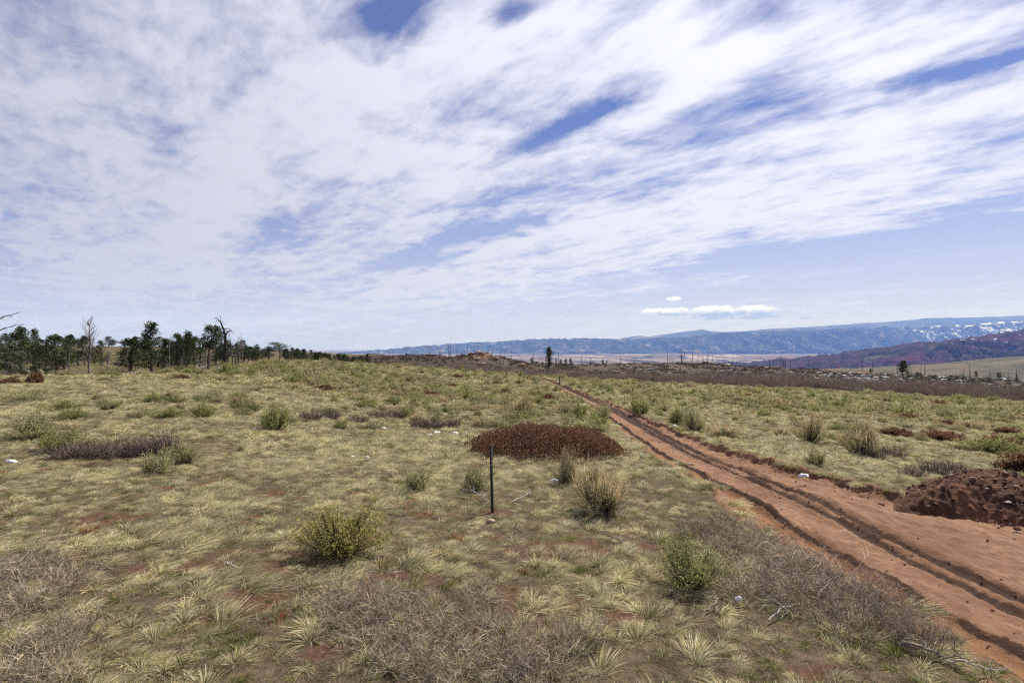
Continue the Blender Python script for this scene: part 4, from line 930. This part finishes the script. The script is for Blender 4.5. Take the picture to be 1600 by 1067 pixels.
for i in range(70):                                      # dark evergreen scrub among the snow
    px = g.uniform(1395, 1650); d = g.uniform(150, 215); p = stand(px, d); py = HORIZON - (p[2] - CZ) / d * FPX
    pine(px, py - g.uniform(4, 8), d, 'scrub', 'low dark evergreen among the snow patches at far right', g.uniform(8, 15), 'evergreen scrub among snow')

def dead_mesh(seed, kind, h=6.0):
    g = np.random.default_rng(seed); mb = MB()
    col = {'char': (.055, .047, .042), 'grey': (.17, .155, .14), 'bare': (.20, .175, .155)}[kind]
    P = np.array([[0, 0, -.3], [0, 0, h * .3], [0, 0, h * .65], [0, 0, h]]) + g.normal(size=(4, 3)) * np.array([.018, .018, 0]) * h; P[0] = (0, 0, -.3)
    mb.add(*tube(P, np.array([.022, .018, .012, .004]) * h, 6, col))
    for i in range({'char': 9, 'grey': 20, 'bare': 46}[kind]):
        f = .2 + .75 * g.random(); c = np.array([np.interp(f * h, P[:, 2], P[:, 0]), np.interp(f * h, P[:, 2], P[:, 1]), f * h]); th = g.random() * 6.28
        r = h * {'char': .09, 'grey': .20, 'bare': .16}[kind] * g.random() * (1.15 - f * .6) + .02 * h; up = {'char': .15, 'grey': -.05 + .4 * g.random(), 'bare': 2.0 + g.random()}[kind]
        if kind == 'bare': f2 = .35; 
        e = c + np.array([math.cos(th) * r, math.sin(th) * r, up * r]); lp = limb_path(g, c, e, 4, .1)
        mb.add(*tube(lp, np.array([.0065, .005, .0035, .0015]) * h, 4, col, False))
        for q in range(2 if kind != 'char' else 0):
            s = lp[1 + q]; mb.add(*tube(limb_path(g, s, s + (e - c) * .5 + g.normal(size=3) * r * .4, 3, .1), np.array([.003, .002, .001]) * h, 3, col, False))
    return mb.mesh('snag', M_BARK)
DEAD = {k: [dead_mesh(500 + 20 * i + j, k) for j in range(5)] for i, k in enumerate(('char', 'grey', 'bare'))}
def snag(px, top, d, kind, label, group=None, name='dead_snag', cat='dead tree', tilt=.05, wid=1.0):
    p = stand(px, d); h = max(at(px, top, d)[2] - p[2], .7); s = h / 6
    o = obj(name, random.choice(DEAD[kind]), None, p, random.random() * 6, (s * wid, s * wid, s)); o.rotation_euler[0] = random.gauss(0, tilt); o.rotation_euler[1] = random.gauss(0, tilt)
    return tag(o, label, cat, group)

snag(140, 503, 78, 'bare', 'tall bare grey tree with upswept branches in the left draw', name='bare_tree', tilt=0)
snag(490, 563, 70, 'grey', 'tiny dead sapling standing alone on the shrubby rise', name='dead_sapling', tilt=.0)
for i, (px, top, lab) in enumerate(((364, 521, 'thin dead pole right of the gnarled tree, leftmost of four'), (369, 526, 'thin dead pole right of the gnarled tree, second of four'), (373, 522, 'thin dead pole right of the gnarled tree, third of four'), (377, 530, 'thin dead pole right of the gnarled tree, rightmost of four'))): snag(px, top, 84, 'grey', lab)
for i in range(40):
    px = g.choice([g.uniform(105, 215), g.uniform(240, 400)], p=[.3, .7]); d = g.uniform(62, 95); p = stand(px, d)
    snag(px, g.uniform(532, 566), d, 'grey', 'grey dead sapling in the deadwood clump of the left draw', 'deadwood in the left draw', wid=.62, tilt=.16)

def gnarled():
    d = 56.0; b = gpx(352, 582); d = b[1]; g = np.random.default_rng(77); col = (.040, .034, .030); tr = MB(); li = MB()
    def q(px, py, dy=0.0): return at(px, py, d) - b + np.array([0, dy, 0])
    def arm(pts, r0, r1, mb=li, k=6, c=col):
        P = np.array([q(*a) for a in pts]); n = len(P); t = np.linspace(0, n - 1, n * 4); P2 = np.stack([np.interp(t, np.arange(n), P[:, i]) for i in range(3)], 1) + g.normal(size=(len(t), 3)) * .018
        P2[0] = P[0]; mb.add(*tube(P2, np.linspace(r0, r1, len(t)), k, c))
    arm([(352, 585), (351.5, 570), (350.6, 552), (352.5, 536), (352, 524), (349, 514), (345, 504), (341, 499.5), (335, 495.8)], .30, .03, tr, 9)
    for pts, r0, r1 in (([(345, 504), (344.5, 499), (344, 494)], .04, .01), ([(341, 499.5), (338, 502), (335, 504)], .025, .008), ([(352, 524), (355, 520.5), (357, 518)], .10, .05), ([(349.5, 514, .1), (354, 513), (358, 513.4), (361, 516), (362.5, 520)], .06, .02), ([(352, 524), (349, 521), (347.5, 518.5)], .06, .02),
                        ([(353, 548), (360, 543, -.6), (367, 540.5, -1), (375, 539, -1.2)], .09, .02), ([(353, 556), (360, 552, .8), (367, 549, 1.3), (374, 548, 1.5)], .08, .015), ([(352, 541), (346, 536, -.8), (343, 531, -1)], .05, .012), ([(351, 562), (357, 556, -.9), (364, 553, -1.5), (371, 552, -2)], .07, .014),
                        ([(350, 557), (344, 553, .6), (339, 552, 1)], .05, .01), ([(349, 571), (342, 573, -.5), (336, 575, -.9), (331, 580, -1.1)], .07, .02), ([(344.5, 505), (349, 501), (350.5, 505), (351, 508)], .02, .008), ([(360, 543, -.6), (363, 537, -.8), (363, 531, -.8)], .03, .01), ([(367, 549, 1.3), (369, 544, 1.4), (370, 538, 1.4)], .03, .01)):
        arm(pts, r0, r1)
        for w in range(3):
            e = np.array(pts[-1][:2]) + g.normal(size=2) * 3.2; s = pts[-1 - (w % 2)]; arm([s, ((s[0] + e[0]) / 2 + g.normal() * .8, (s[1] + e[1]) / 2, g.normal() * .3), (e[0], e[1], g.normal() * .5)], r1 * .7, .006)
    for s in (-1, -.3, .4, 1): arm([(352 + s, 576), (352 + s * 3.5, 581.5, -abs(s) * .3), (352 + s * 6, 584, -.4)], .12, .03, tr)
    o = bpy.data.objects.new('gnarled_dead_tree', None); COL.objects.link(o); o.location = b
    obj('trunk', tr.mesh('trunk', M_BARK), o); obj('limbs', li.mesh('limbs', M_BARK), o)
    tag(o, 'tall gnarled dead tree with crooked top on the meadow edge', 'dead tree')
gnarled()

def edge_tree():
    d = 30.0; b = stand(-70, d); g = np.random.default_rng(78); col = (.20, .18, .165); tr = MB(); li = MB()
    def q(px, py, dy=0.0): return at(px, py, d) - b + np.array([0, dy, 0])
    def arm(pts, r0, r1, mb=li):
        P = np.array([q(*a) for a in pts]); n = len(P); t = np.linspace(0, n - 1, n * 4); P2 = np.stack([np.interp(t, np.arange(n), P[:, i]) for i in range(3)], 1) + g.normal(size=(len(t), 3)) * .012
        P2[0] = P[0]; mb.add(*tube(P2, np.linspace(r0, r1, len(t)), 6, col))
    arm([(-70, 640), (-69, 580), (-66, 520), (-64, 470), (-60, 430)], .22, .05, tr)
    for pts in ([(-66, 520), (-30, 508), (0, 497.5), (12, 493), (30, 488.5)], [(-66, 530), (-30, 524), (0, 516), (12, 511), (34, 507)], [(-67, 545), (-20, 549), (2, 542), (14, 538), (24, 535)], [(-68, 560), (-20, 556), (10, 552), (38, 550)], [(-68, 570), (-10, 566), (14, 566), (26, 572)], [(-68, 580), (-10, 580), (20, 583)]):
        arm(pts, .06, .010)
        for w in range(7):
            t = g.uniform(.5, .98) * (len(pts) - 1); i = int(t); f = t - i; s = (pts[i][0] * (1 - f) + pts[i + 1][0] * f, pts[i][1] * (1 - f) + pts[i + 1][1] * f); e = (s[0] + g.uniform(5, 13), s[1] + g.normal() * 4.5)
            arm([s, ((s[0] + e[0]) / 2, (s[1] + e[1]) / 2 + g.normal() * .8, g.normal() * .1), (e[0], e[1], g.normal() * .2)], .014, .004)
    o = bpy.data.objects.new('dead_tree', None); COL.objects.link(o); o.location = b
    obj('trunk', tr.mesh('trunk', M_BARK), o); obj('limbs', li.mesh('limbs', M_BARK), o)
    tag(o, 'dead tree off the left edge reaching bare limbs into view', 'dead tree')
edge_tree()

# ------------------------------------------------------------------ burned country: snags, logs, boulders, thicket, snow
def bsnag(px, hpx, d, kind='char', grp='burned snags'):
    p = stand(px, d); py = HORIZON - (p[2] - CZ) / d * FPX; return snag(px, py - hpx, d, kind, SN[grp], grp, wid=g.uniform(.7, 1.3))
SN = {'snags on the burned knoll': 'thin charred snag among many on the burned knoll', 'snags behind the thicket': 'charred pole standing behind the grey thicket in the middle', 'snags at right': 'thin dead pole on the dark snow-patched ground at right', 'pale snags': 'pale dead stem standing in the grey thicket'}
for i in range(150): bsnag(g.uniform(585, 815), 5 + 17 * g.random() ** 2, g.uniform(175, 250), 'char', 'snags on the burned knoll')
for i in range(85): bsnag(g.uniform(820, 1230), 6 + 20 * g.random() ** 2, g.uniform(180, 270), 'char', 'snags behind the thicket')
for i in range(70): bsnag(g.uniform(1200, 1640), 6 + 18 * g.random() ** 2, g.uniform(180, 250), 'char', 'snags at right')
for i in range(34): bsnag(g.uniform(620, 1300), g.uniform(9, 17), g.uniform(150, 200), 'grey', 'pale snags')

def rock_mesh(seed, flat=.7, C=(.33, .27, .21)):
    g = np.random.default_rng(seed); import bmesh
    bm = bmesh.new(); bmesh.ops.create_icosphere(bm, subdivisions=2, radius=.5); V = np.array([v.co[:] for v in bm.verts]); F = np.array([[v.index for v in f.verts] for f in bm.faces]); bm.free()
    for k in range(9):                                    # knock flat faces off a ball
        nrm = norm(g.normal(size=3)); dd = V @ nrm; lim = g.uniform(.24, .40); V = V - np.maximum(dd - lim, 0)[:, None] * nrm
    V = V * np.array([1, .8, flat]) * (1 + g.normal(size=(len(V), 1)) * .02)
    mb = MB(); mb.add(V, None, F, np.asarray(C) * (1 + g.normal(size=(len(V), 1)) * .08)); return mb.mesh('rock', M_ROCK)
TANR = [rock_mesh(600 + i, .6, (.34, .26, .19)) for i in range(5)]; REDR = [rock_mesh(610 + i, .6, (.26, .145, .09)) for i in range(3)]
for lab, px, py, d, wpx in (('pale tan boulder at the left edge, higher of the three', 12, 561, 66, 9), ('largest pale slanted boulder among the far left evergreens', 38, 574, 62, 19), ('small pale boulder right of the largest one at far left', 62, 574, 63, 12)):
    p = stand(px, d); w = wpx / FPX * d; zt = at(px, py, d)[2]; hh = max(zt - p[2] + w * .35, w * .6)
    tag(obj('boulder', random.choice(TANR), None, (p[0], p[1], p[2] + hh * .42), random.random() * 6, (w, w, hh * 1.3)), lab, 'boulder')
for i in range(55):
    px = g.choice([g.uniform(725, 830), g.uniform(960, 1100), g.uniform(1100, 1420)], p=[.35, .35, .3]); d = g.uniform(185, 232); p = stand(px, d); w = g.uniform(1.0, 4.2)
    tag(obj('boulder', random.choice(TANR + REDR), None, (p[0], p[1], p[2] + w * .16), random.random() * 6, (w, w * .7, w * g.uniform(.55, 1.0))), 'tan sandstone boulder on the burned ridge' if px > 900 else 'tan sandstone boulder on the burned knoll', 'boulder', 'boulders on the burned ridge' if px > 900 else 'boulders on the burned knoll')

def log_mesh(seed, col, L=5.0):
    g = np.random.default_rng(seed); mb = MB(); P = limb_path(g, (-L / 2, 0, .12), (L / 2, 0, .3), 6, .02); mb.add(*tube(P, np.linspace(.16, .05, 6), 6, col))
    for i in range(9):
        c = P[g.integers(1, 6)]; mb.add(*tube(limb_path(g, c, c + np.array([g.uniform(.1, .9), g.normal() * .7, g.uniform(.1, .8)]), 3, .1), [.035, .025, .008], 4, col, False))
    return mb.mesh('log', M_BARK)
LOGS = [log_mesh(700 + i, (.46, .43, .40)) for i in range(3)] + [log_mesh(710, (.16, .13, .11))]
for i in range(90):
    px = g.uniform(930, 1420) if i < 66 else g.uniform(640, 830); d = g.uniform(160, 215); p = stand(px, d)
    tag(obj('fallen_log', random.choice(LOGS), None, p, g.normal() * .7, g.uniform(.8, 1.6)), 'fallen silvery log on the burned slope right of the track' if i < 66 else 'fallen silvery log at the foot of the burned knoll', 'log', 'fallen logs right of the track' if i < 66 else 'fallen logs below the knoll')
for lab, px, d, rz, s in (('short pale log end jutting from the left deadwood', 246, 66, .5, .5), ('pale log end pointing up beside the left deadwood', 262, 66, .6, .5), ('pale leaning log at the middle of the left deadwood', 290, 68, .6, .9), ('long grey fallen trunk lying below the wind-bent pine', 318, 72, .15, 1.3), ('grey fallen limb at the foot of the gnarled tree', 366, 56, -.1, .55)):
    p = stand(px, d); o = tag(obj('fallen_log', LOGS[0], None, p + [0, 0, .25 * s], rz, s), lab, 'log'); o.rotation_euler[1] = -.28 if s < 1 else -.05
for i in range(22):
    px = g.uniform(195, 345); d = g.uniform(62, 84); p = stand(px, d)
    tag(obj('deadfall', random.choice(LOGS), None, p, random.random() * 6, g.uniform(.4, .9)), 'grey tangled deadfall in the left draw', 'log', 'deadfall in the left draw')

TS = bpy.data.collections.new('thicket_sources')
for i in range(6):
    cols = [(.29, .220, .165), (.34, .27, .21), (.23, .175, .13)] if i < 4 else [(.40, .37, .34), (.33, .30, .27)]
    TS.objects.link(bpy.data.objects.new('sapling_%d' % i, twiggy(800 + i, 26, .8, 2.1, .028, cols, 6, .16).mesh('sapling', M_TWIG)))
n = 5200; th = g.uniform(-.12, .86, n); te = np.arctan2(EDGE[:, 0], EDGE[:, 1]); re = np.interp(th, te, np.hypot(EDGE[:, 0], EDGE[:, 1])); r = re + 2 + 36 * g.random(n) ** 1.15; x, y = np.sin(th) * r, np.cos(th) * r
k = fbm(x * .05, y * .05, 2, 91) + .25 * (r - re < 10) > .42; x, y, r, re = x[k], y[k], r[k], re[k]; n = len(x); s = g.uniform(.65, 1.25, n) * sstep(0, 9, r - re).clip(.55, 1)
instancer('aspen_thicket', TS, np.stack([x, y, H(x, y)], 1), np.stack([0 * x, 0 * x, g.random(n) * 6.28], 1), np.stack([s, s, s], 1), np.where(g.random(n) < .10, g.integers(4, 6, n), g.integers(0, 4, n)), 'leafless grey-brown aspen thicket along the meadow edge')

BS = bpy.data.collections.new('burned_brush_sources')
for i, c in enumerate(([(.17, .120, .085), (.21, .150, .105)], [(.25, .21, .17), (.31, .265, .22)], [(.09, .07, .056), (.12, .095, .075)], [(.13, .125, .06), (.16, .15, .07)], [(.30, .28, .26), (.24, .22, .20)])):
    BS.objects.link(bpy.data.objects.new('brush_%d' % i, twiggy(850 + i, 34, .8, .55, .045, c, 5, .6, 2).mesh('brush', M_TWIG)))
n = 15000; th = g.uniform(-.30, .88, n); re = np.interp(th, te, np.hypot(EDGE[:, 0], EDGE[:, 1])); r = re + 16 + 140 * g.random(n); x, y = np.sin(th) * r, np.cos(th) * r
k = fbm(x * .09, y * .09, 3, 93) > .40; x, y = x[k], y[k]; n = len(x); s = .5 + 1.1 * g.random(n) ** 2
instancer('burned_brush', BS, np.stack([x, y, H(x, y)], 1), np.stack([0 * x, 0 * x, g.random(n) * 6.28], 1), np.stack([s, s, s], 1), g.choice(5, n, p=[.34, .24, .24, .10, .08]), 'charred and grey brush littering the burned ground')

def snow_lump(seed, n=18):
    g = np.random.default_rng(seed); th = np.arange(n) / n * 2 * math.pi; r = .5 * (.7 + .3 * np.sin(2 * th + g.random() * 6) + .16 * np.sin(5 * th + g.random() * 6)) ; V = [[0, 0, .5]]
    for f, zz in ((.55, .36), (.85, .22), (1.0, -.4)): V += [[r[i] * f * math.cos(th[i]), r[i] * f * math.sin(th[i]), zz * (1 + .4 * g.normal())] for i in range(n)]
    T = [[0, 1 + i, 1 + (i + 1) % n] for i in range(n)]; Q = [[1 + a * n + i, 1 + (a + 1) * n + i, 1 + (a + 1) * n + (i + 1) % n, 1 + a * n + (i + 1) % n] for a in range(2) for i in range(n)]
    return np.array(V), Q, T
def snow_field():
    mb = MB(); g = np.random.default_rng(33)
    for i in range(330):
        px = g.uniform(1270, 1650) if i > 40 else g.uniform(1255, 1400); d = g.uniform(158, 226); X = (px - 800) / FPX * d; V, Q, T = snow_lump(i, 12); w = .5 + 2.4 * g.random() ** 2; V = V * np.array([w, w * .6, .35]) + np.array([X, d, float(H(np.array([X]), np.array([d]))[0]) + .45]); mb.add(V, Q, T, (.62, .64, .68))
    tag(obj('snow', mb.mesh('snow', M_SNOW, True)), 'melting snow patches among the dark scrub at right', kind='stuff')
snow_field()
for lab, px, py, wp, hp in (('thin snow remnant at the far left, in the grass', 18, 724, 24, 5), ('snow patch left of the big red mat, leftmost of the row', 670, 681, 12, 4), ('widest snow patch of the row left of the big red mat', 683, 677, 22, 4), ('snow patch nearest the big red mat', 711, 678, 14, 4), ('snow patch beside brown stems in front of the shrub belt', 596, 670, 26, 3), ('smaller snow patch left of the brown stems', 540, 666, 10, 3),
                            ('small snow scrap in pale grass, left of two', 551, 716, 8, 4), ('small snow scrap in pale grass, right of two', 574, 717, 9, 3), ('snow scrap under the tan-plumed bush', 866, 754, 18, 6), ('white snow clump on the right side of the track', 1256, 746, 18, 9), ('snow clump under the bank by the track', 1055, 667, 9, 7), ('bluish snow remnant under the round green sagebrush', 398, 672, 9, 3)):
    p = gpx(px, py); w = .85 * wp / FPX * p[1]; h = .8 * hp / FPX * p[1]; mb = MB(); V, Q, T = snow_lump(px); V = V + np.random.default_rng(px).normal(size=V.shape) * [.03, .03, .10]; mb.add(V * np.array([w, max(w * .6, .12), max(h * .7, .05)]), Q, T, (.82, .84, .88))
    tag(obj('snow_patch', mb.mesh('snow_patch', M_SNOW, True), None, p + [0, 0, .06]), lab, 'snow patch')

# ------------------------------------------------------------------ small things in the foreground
def metal_post():
    p = gpx(770, 801); d = p[1]; top = at(767, 695, d) - p; lean = top[0]; h = top[2]
    sx, w, t = .027, .027, .008; prof = [(-w, -t), (-w, t), (-.005, t), (-.005, .03), (.005, .03), (.005, t), (w, t), (w, -t)]; n = len(prof)
    V = [(x, y, -.35) for x, y in prof] + [(x + lean, y, h) for x, y in prof]; Q = [[i, (i + 1) % n, n + (i + 1) % n, n + i] for i in range(n)]
    m = bpy.data.materials.new('black_paint'); m.use_nodes = True; b = m.node_tree.nodes['Principled BSDF']; b.inputs['Base Color'].default_value = (.012, .012, .013, 1); b.inputs['Roughness'].default_value = .6
    mb = MB(); mb.add(V, Q, [[8, 9, 15], [9, 14, 15], [9, 10, 14], [10, 13, 14], [10, 11, 13], [11, 12, 13]])
    o = bpy.data.objects.new('metal_post', None); COL.objects.link(o); o.location = p; obj('post', mb.mesh('post', m), o)
    st = MB()
    for k in range(13):
        z = .12 + k * (h - .2) / 13; c = np.array([lean * z / h, -t - .004, z]); x0, y0, z0 = .008, .006, .012
        B = [(c[0] + a * x0, c[1] + bb * y0, c[2] + cc * z0) for cc in (-1, 1) for bb in (-1, 1) for a in (-1, 1)]; st.add(B, [[0, 2, 3, 1], [4, 5, 7, 6], [0, 1, 5, 4], [2, 6, 7, 3], [0, 4, 6, 2], [1, 3, 7, 5]])
    obj('studs', st.mesh('studs', m), o); tag(o, 'thin black metal fence post standing alone in the grass', 'post')
metal_post()
p = gpx(874, 599); P = np.array([[0, 0, -.2], [.02, 0, .7], [.02, 0, 1.35]]); mb = MB(); mb.add(*tube(P, [.09, .085, .08], 7, (.06, .05, .045))); tag(obj('wooden_post', mb.mesh('wooden_post', M_BARK), None, p), 'short dark post far up the track on its right side', 'post')
p = gpx(768, 818); mb = MB(); tag(obj('stone', rock_mesh(640, .45, (.42, .31, .23)), None, p + [0, 0, .05], .4, (.20, .26, .26)), 'pale pinkish stone at the foot of the black metal post', 'stone')
p = gpx(1217, 876); tag(obj('stone', rock_mesh(641, .4, (.36, .24, .18)), None, p + [0, 0, .06], .1, (.24, .18, .2)), 'flat pink stone within the wiry brush by the track', 'stone')
p = gpx(1282, 727 + 4); tag(obj('stone', rock_mesh(642, .4, (.42, .33, .25)), None, gpx(1080, 727) + [0, 0, .03], .1, (.22, .16, .18)), 'small pale stone in the left rut of the track', 'stone')

def can():
    p = gpx(1148, 945); n = 20; th = np.arange(n) / n * 2 * math.pi; o = bpy.data.objects.new('drink_can', None); COL.objects.link(o); o.location = p + [0, 0, .045]; o.rotation_euler = (.75, .45, .3)
    g = np.random.default_rng(3); prof = [(.0, .0), (.024, .0), (.033, .012), (.033, .05), (.030, .07), (.033, .095), (.033, .108), (.026, .120)]
    V = [(r * math.cos(t) * (1 + .10 * math.sin(2 * t + z * 40) * (.02 < z < .1)), r * math.sin(t), z) for r, z in prof for t in th]; Q = [[a * n + i, a * n + (i + 1) % n, (a + 1) * n + (i + 1) % n, (a + 1) * n + i] for a in range(len(prof) - 1) for i in range(n)]
    cl = [(.75, .76, .78) if z > .045 else (.05, .06, .07) for r, z in prof for t in th]
    mb = MB(); mb.add(V, Q, None, cl); obj('body', mb.mesh('body', mat_col('printed_can', .35, 0, 0, spec=.5), True), o)
    m = bpy.data.materials.new('bare_metal'); m.use_nodes = True; b = m.node_tree.nodes['Principled BSDF']; b.inputs['Base Color'].default_value = (.8, .8, .82, 1); b.inputs['Metallic'].default_value = 1; b.inputs['Roughness'].default_value = .3
    V = [(0, 0, .117)] + [(.022 * math.cos(t), .022 * math.sin(t), .117) for t in th] + [(.027 * math.cos(t), .027 * math.sin(t), .123) for t in th]
    mb = MB(); mb.add(V, [[1 + i, 1 + (i + 1) % n, 1 + n + (i + 1) % n, 1 + n + i] for i in range(n)], [[0, 1 + i, 1 + (i + 1) % n] for i in range(n)]); obj('lid', mb.mesh('lid', m), o); o.scale = (.85,) * 3
    tag(o, 'crumpled white and dark drink can lying in the grass', 'can')
can()

def stick(pts, r, label, col=(.16, .125, .10), twigs=4, name='dead_branch'):
    g = np.random.default_rng(int(pts[0][0])); P = np.array([gpx(*a) + [0, 0, .05 + .05 * (i % 2)] for i, a in enumerate(pts)]); b = P[0].copy(); P = P - b; t = np.linspace(0, len(P) - 1, len(P) * 4); P2 = np.stack([np.interp(t, np.arange(len(P)), P[:, i]) for i in range(3)], 1) + g.normal(size=(len(t), 3)) * .008
    mb = MB(); mb.add(*tube(P2, np.linspace(r, r * .3, len(t)), 7, col))
    for i in range(twigs):
        c = P2[g.integers(2, len(t))]; mb.add(*tube(limb_path(g, c, c + np.array([g.normal() * .14, g.normal() * .10, g.uniform(.03, .16)]), 4, .12), [r * .4, r * .3, r * .2, r * .1], 5, col, False))
    tag(obj(name, mb.mesh(name, M_BARK), None, b), label, 'branch')
stick([(1405, 1012), (1440, 1026), (1475, 1034), (1510, 1046)], .020, 'thick dead branch in the bottom right grass beside the track', (.22, .18, .15))
stick([(1480, 1040), (1520, 1054), (1560, 1058)], .012, 'thin pale twig trailing toward the track at bottom right', (.34, .30, .26))
stick([(1105, 960), (1122, 950), (1118, 940)], .012, 'crooked little branch left of the drink can', (.24, .19, .16))
stick([(1200, 975), (1225, 962), (1250, 950)], .012, 'grey dead twig right of and below the drink can', (.30, .27, .25), 7)
stick([(722, 768), (742, 776), (765, 788)], .018, 'silvery dead branches lying left of the metal post', (.36, .33, .31), 14)
stick([(800, 788), (825, 778), (830, 772)], .012, 'silvery twig right of the metal post', (.38, .35, .33), 5)
stick([(370, 893), (352, 890), (362, 884)], .010, 'grey twig on bare earth in the left foreground', (.33, .31, .30), 3)
stick([(990, 865), (965, 850), (950, 845)], .010, 'bleached twig in grass left of the bright green shrub', (.36, .33, .30), 3)

def dirt_pile():
    c = ground_hit(1530, 808); g = np.random.default_rng(61); rx, ry = 2.25, 1.45; cx, cy = 10.75, 11.1
    n = 180; u = np.linspace(-1.4, 1.4, n); gu, gv = np.meshgrid(u, u); q = np.hypot(gu, gv) * (1 + .10 * np.sin(3 * np.arctan2(gv, gu) + 1.2) + .06 * np.sin(7 * np.arctan2(gv, gu)))
    x, y = gu * rx, gv * ry; base = H(cx + x, cy + y); prof = np.clip(1 - q ** 1.9, 0, 1) ** .8
    prof = prof * (1 + .20 * (fbm(x * 1.1 + 3, y * 1.1, 3, 95) - .5))
    cl = (fbm(x * 4, y * 4, 4, 96, .6) - .5) * .34 + (fbm(x * 15, y * 15, 3, 97) - .5) * .10
    z = base - .14 + .84 * prof + cl * sstep(0, .12, prof) * .8 - .8 * sstep(1.0, 1.2, q)
    C = np.array([.085, .042, .026]) * (.7 + .7 * fbm(x * 3, y * 3, 4, 98))[..., None]; C = C + sstep(.55, .75, fbm(x * 1.2, y * 1.6, 3, 99))[..., None] * np.array([.075, .030, .016])
    zc = float(base[n // 2, n // 2]); mb = MB(); mb.add(np.stack([x, y, z - zc], -1), grid_faces(n, n), None, C.reshape(-1, 3))
    o = bpy.data.objects.new('earth_pile', None); COL.objects.link(o); o.location = (cx, cy, zc)
    obj('mound', mb.mesh('mound', M_DIRT, True), o)
    from numpy import interp
    def on(px, py): i = int((px / rx + 1.4) / 2.8 * (n - 1)); j = int((py / ry + 1.4) / 2.8 * (n - 1)); return z[np.clip(j, 0, n - 1), np.clip(i, 0, n - 1)] - zc
    small = MB(); base_r = [rock_mesh(650 + i, .6, (.10, .055, .038)) for i in range(3)]
    tv = [(np.array([v.co[:] for v in m.vertices]), np.array([p.vertices[:] for p in m.polygons])) for m in base_r]
    for i in range(900):
        a = g.random() * 6.28; r = 1.12 * math.sqrt(g.random()) if i < 780 else g.uniform(.95, 1.3); px, py = r * math.cos(a) * rx, r * math.sin(a) * ry; s = .03 + .11 * g.random() ** 3; V, F = tv[i % 3]; zz = on(px, py) if r < 1.1 else float(H(np.array([cx + px]), np.array([cy + py]))[0]) - zc - .1
        rot = g.random() * 6.28; R3 = np.array([[math.cos(rot), -math.sin(rot), 0], [math.sin(rot), math.cos(rot), 0], [0, 0, 1]]); col = [(.075, .04, .028), (.14, .075, .045), (.24, .16, .11), (.05, .03, .025)][g.choice(4, p=[.45, .3, .1, .15])]
        small.add((V * s) @ R3.T + [px, py, zz + s * .15], None, F, col)
    k = obj('clods', small.mesh('clods', M_ROCK), o); k['kind'] = 'stuff'
    for i, (px, py, wpx) in enumerate(((1572, 784, 11), (1543, 763, 8), (1520, 746, 7), (1597, 787, 9), (1545, 800, 6), (1427, 758, 5), (1577, 818, 7), (1452, 790, 5), (1500, 785, 6), (1512, 779, 5))):
        v = pixdir(px, py); v = v / v[1]; best = None
        for dd in np.linspace(9.2, 13.4, 240):
            X, Z = v[0] * dd, CZ + v[2] * dd
            if abs(X - cx) < rx * 1.05 and abs(dd - cy) < ry * 1.05 and Z - zc <= on(X - cx, dd - cy): best = (X - cx, dd - cy, Z - zc); break
        if best: s = wpx / FPX * 11; obj('stone', rock_mesh(670 + i, .45, (.46, .38, .31)), o, best, g.random() * 6, (s * 1.3, s * 1.1, s))
    tag(o, 'heap of dark red-brown earth and stones on the right side of the track', 'earth pile')
dirt_pile()

def pebbles():
    g = np.random.default_rng(88); ms = [rock_mesh(690 + i, .6) for i in range(3)]; tv = [(np.array([v.co[:] for v in m.vertices]), np.array([p.vertices[:] for p in m.polygons])) for m in ms]; mb = MB()
    n = 3200; y = 4 + 30 * g.random(n) ** 1.5; x = np.where(g.random(n) < .55, rutX(y) + g.choice([-.25, .27, 1.02, 1.45, 1.95], n) + g.normal(size=n) * .10, roadL(y) + (roadR(y) - roadL(y)) * g.random(n)); x = np.where(g.random(n) < .15, roadR(y) - np.abs(g.normal(size=n)) * .3, x)
    z = H(x, y) - np.interp(y, [0, 10, 16, 60, 150], [.10, .16, .26, .26, .2]) * sstep(0, .3, road_u(x, y))
    for i in range(n):
        s = .012 + .06 * g.random() ** 4; V, F = tv[i % 3]; c = [(.11, .055, .035), (.20, .11, .07), (.30, .21, .15), (.07, .04, .03)][g.choice(4, p=[.4, .3, .1, .2])]
        mb.add(V * s * (.7 + .6 * g.random(3)) + [x[i], y[i], z[i] + s * .3], None, F, c)
    tag(obj('gravel', mb.mesh('gravel', M_ROCK)), 'loose clods and pebbles strewn over the dirt track', kind='stuff')
pebbles()
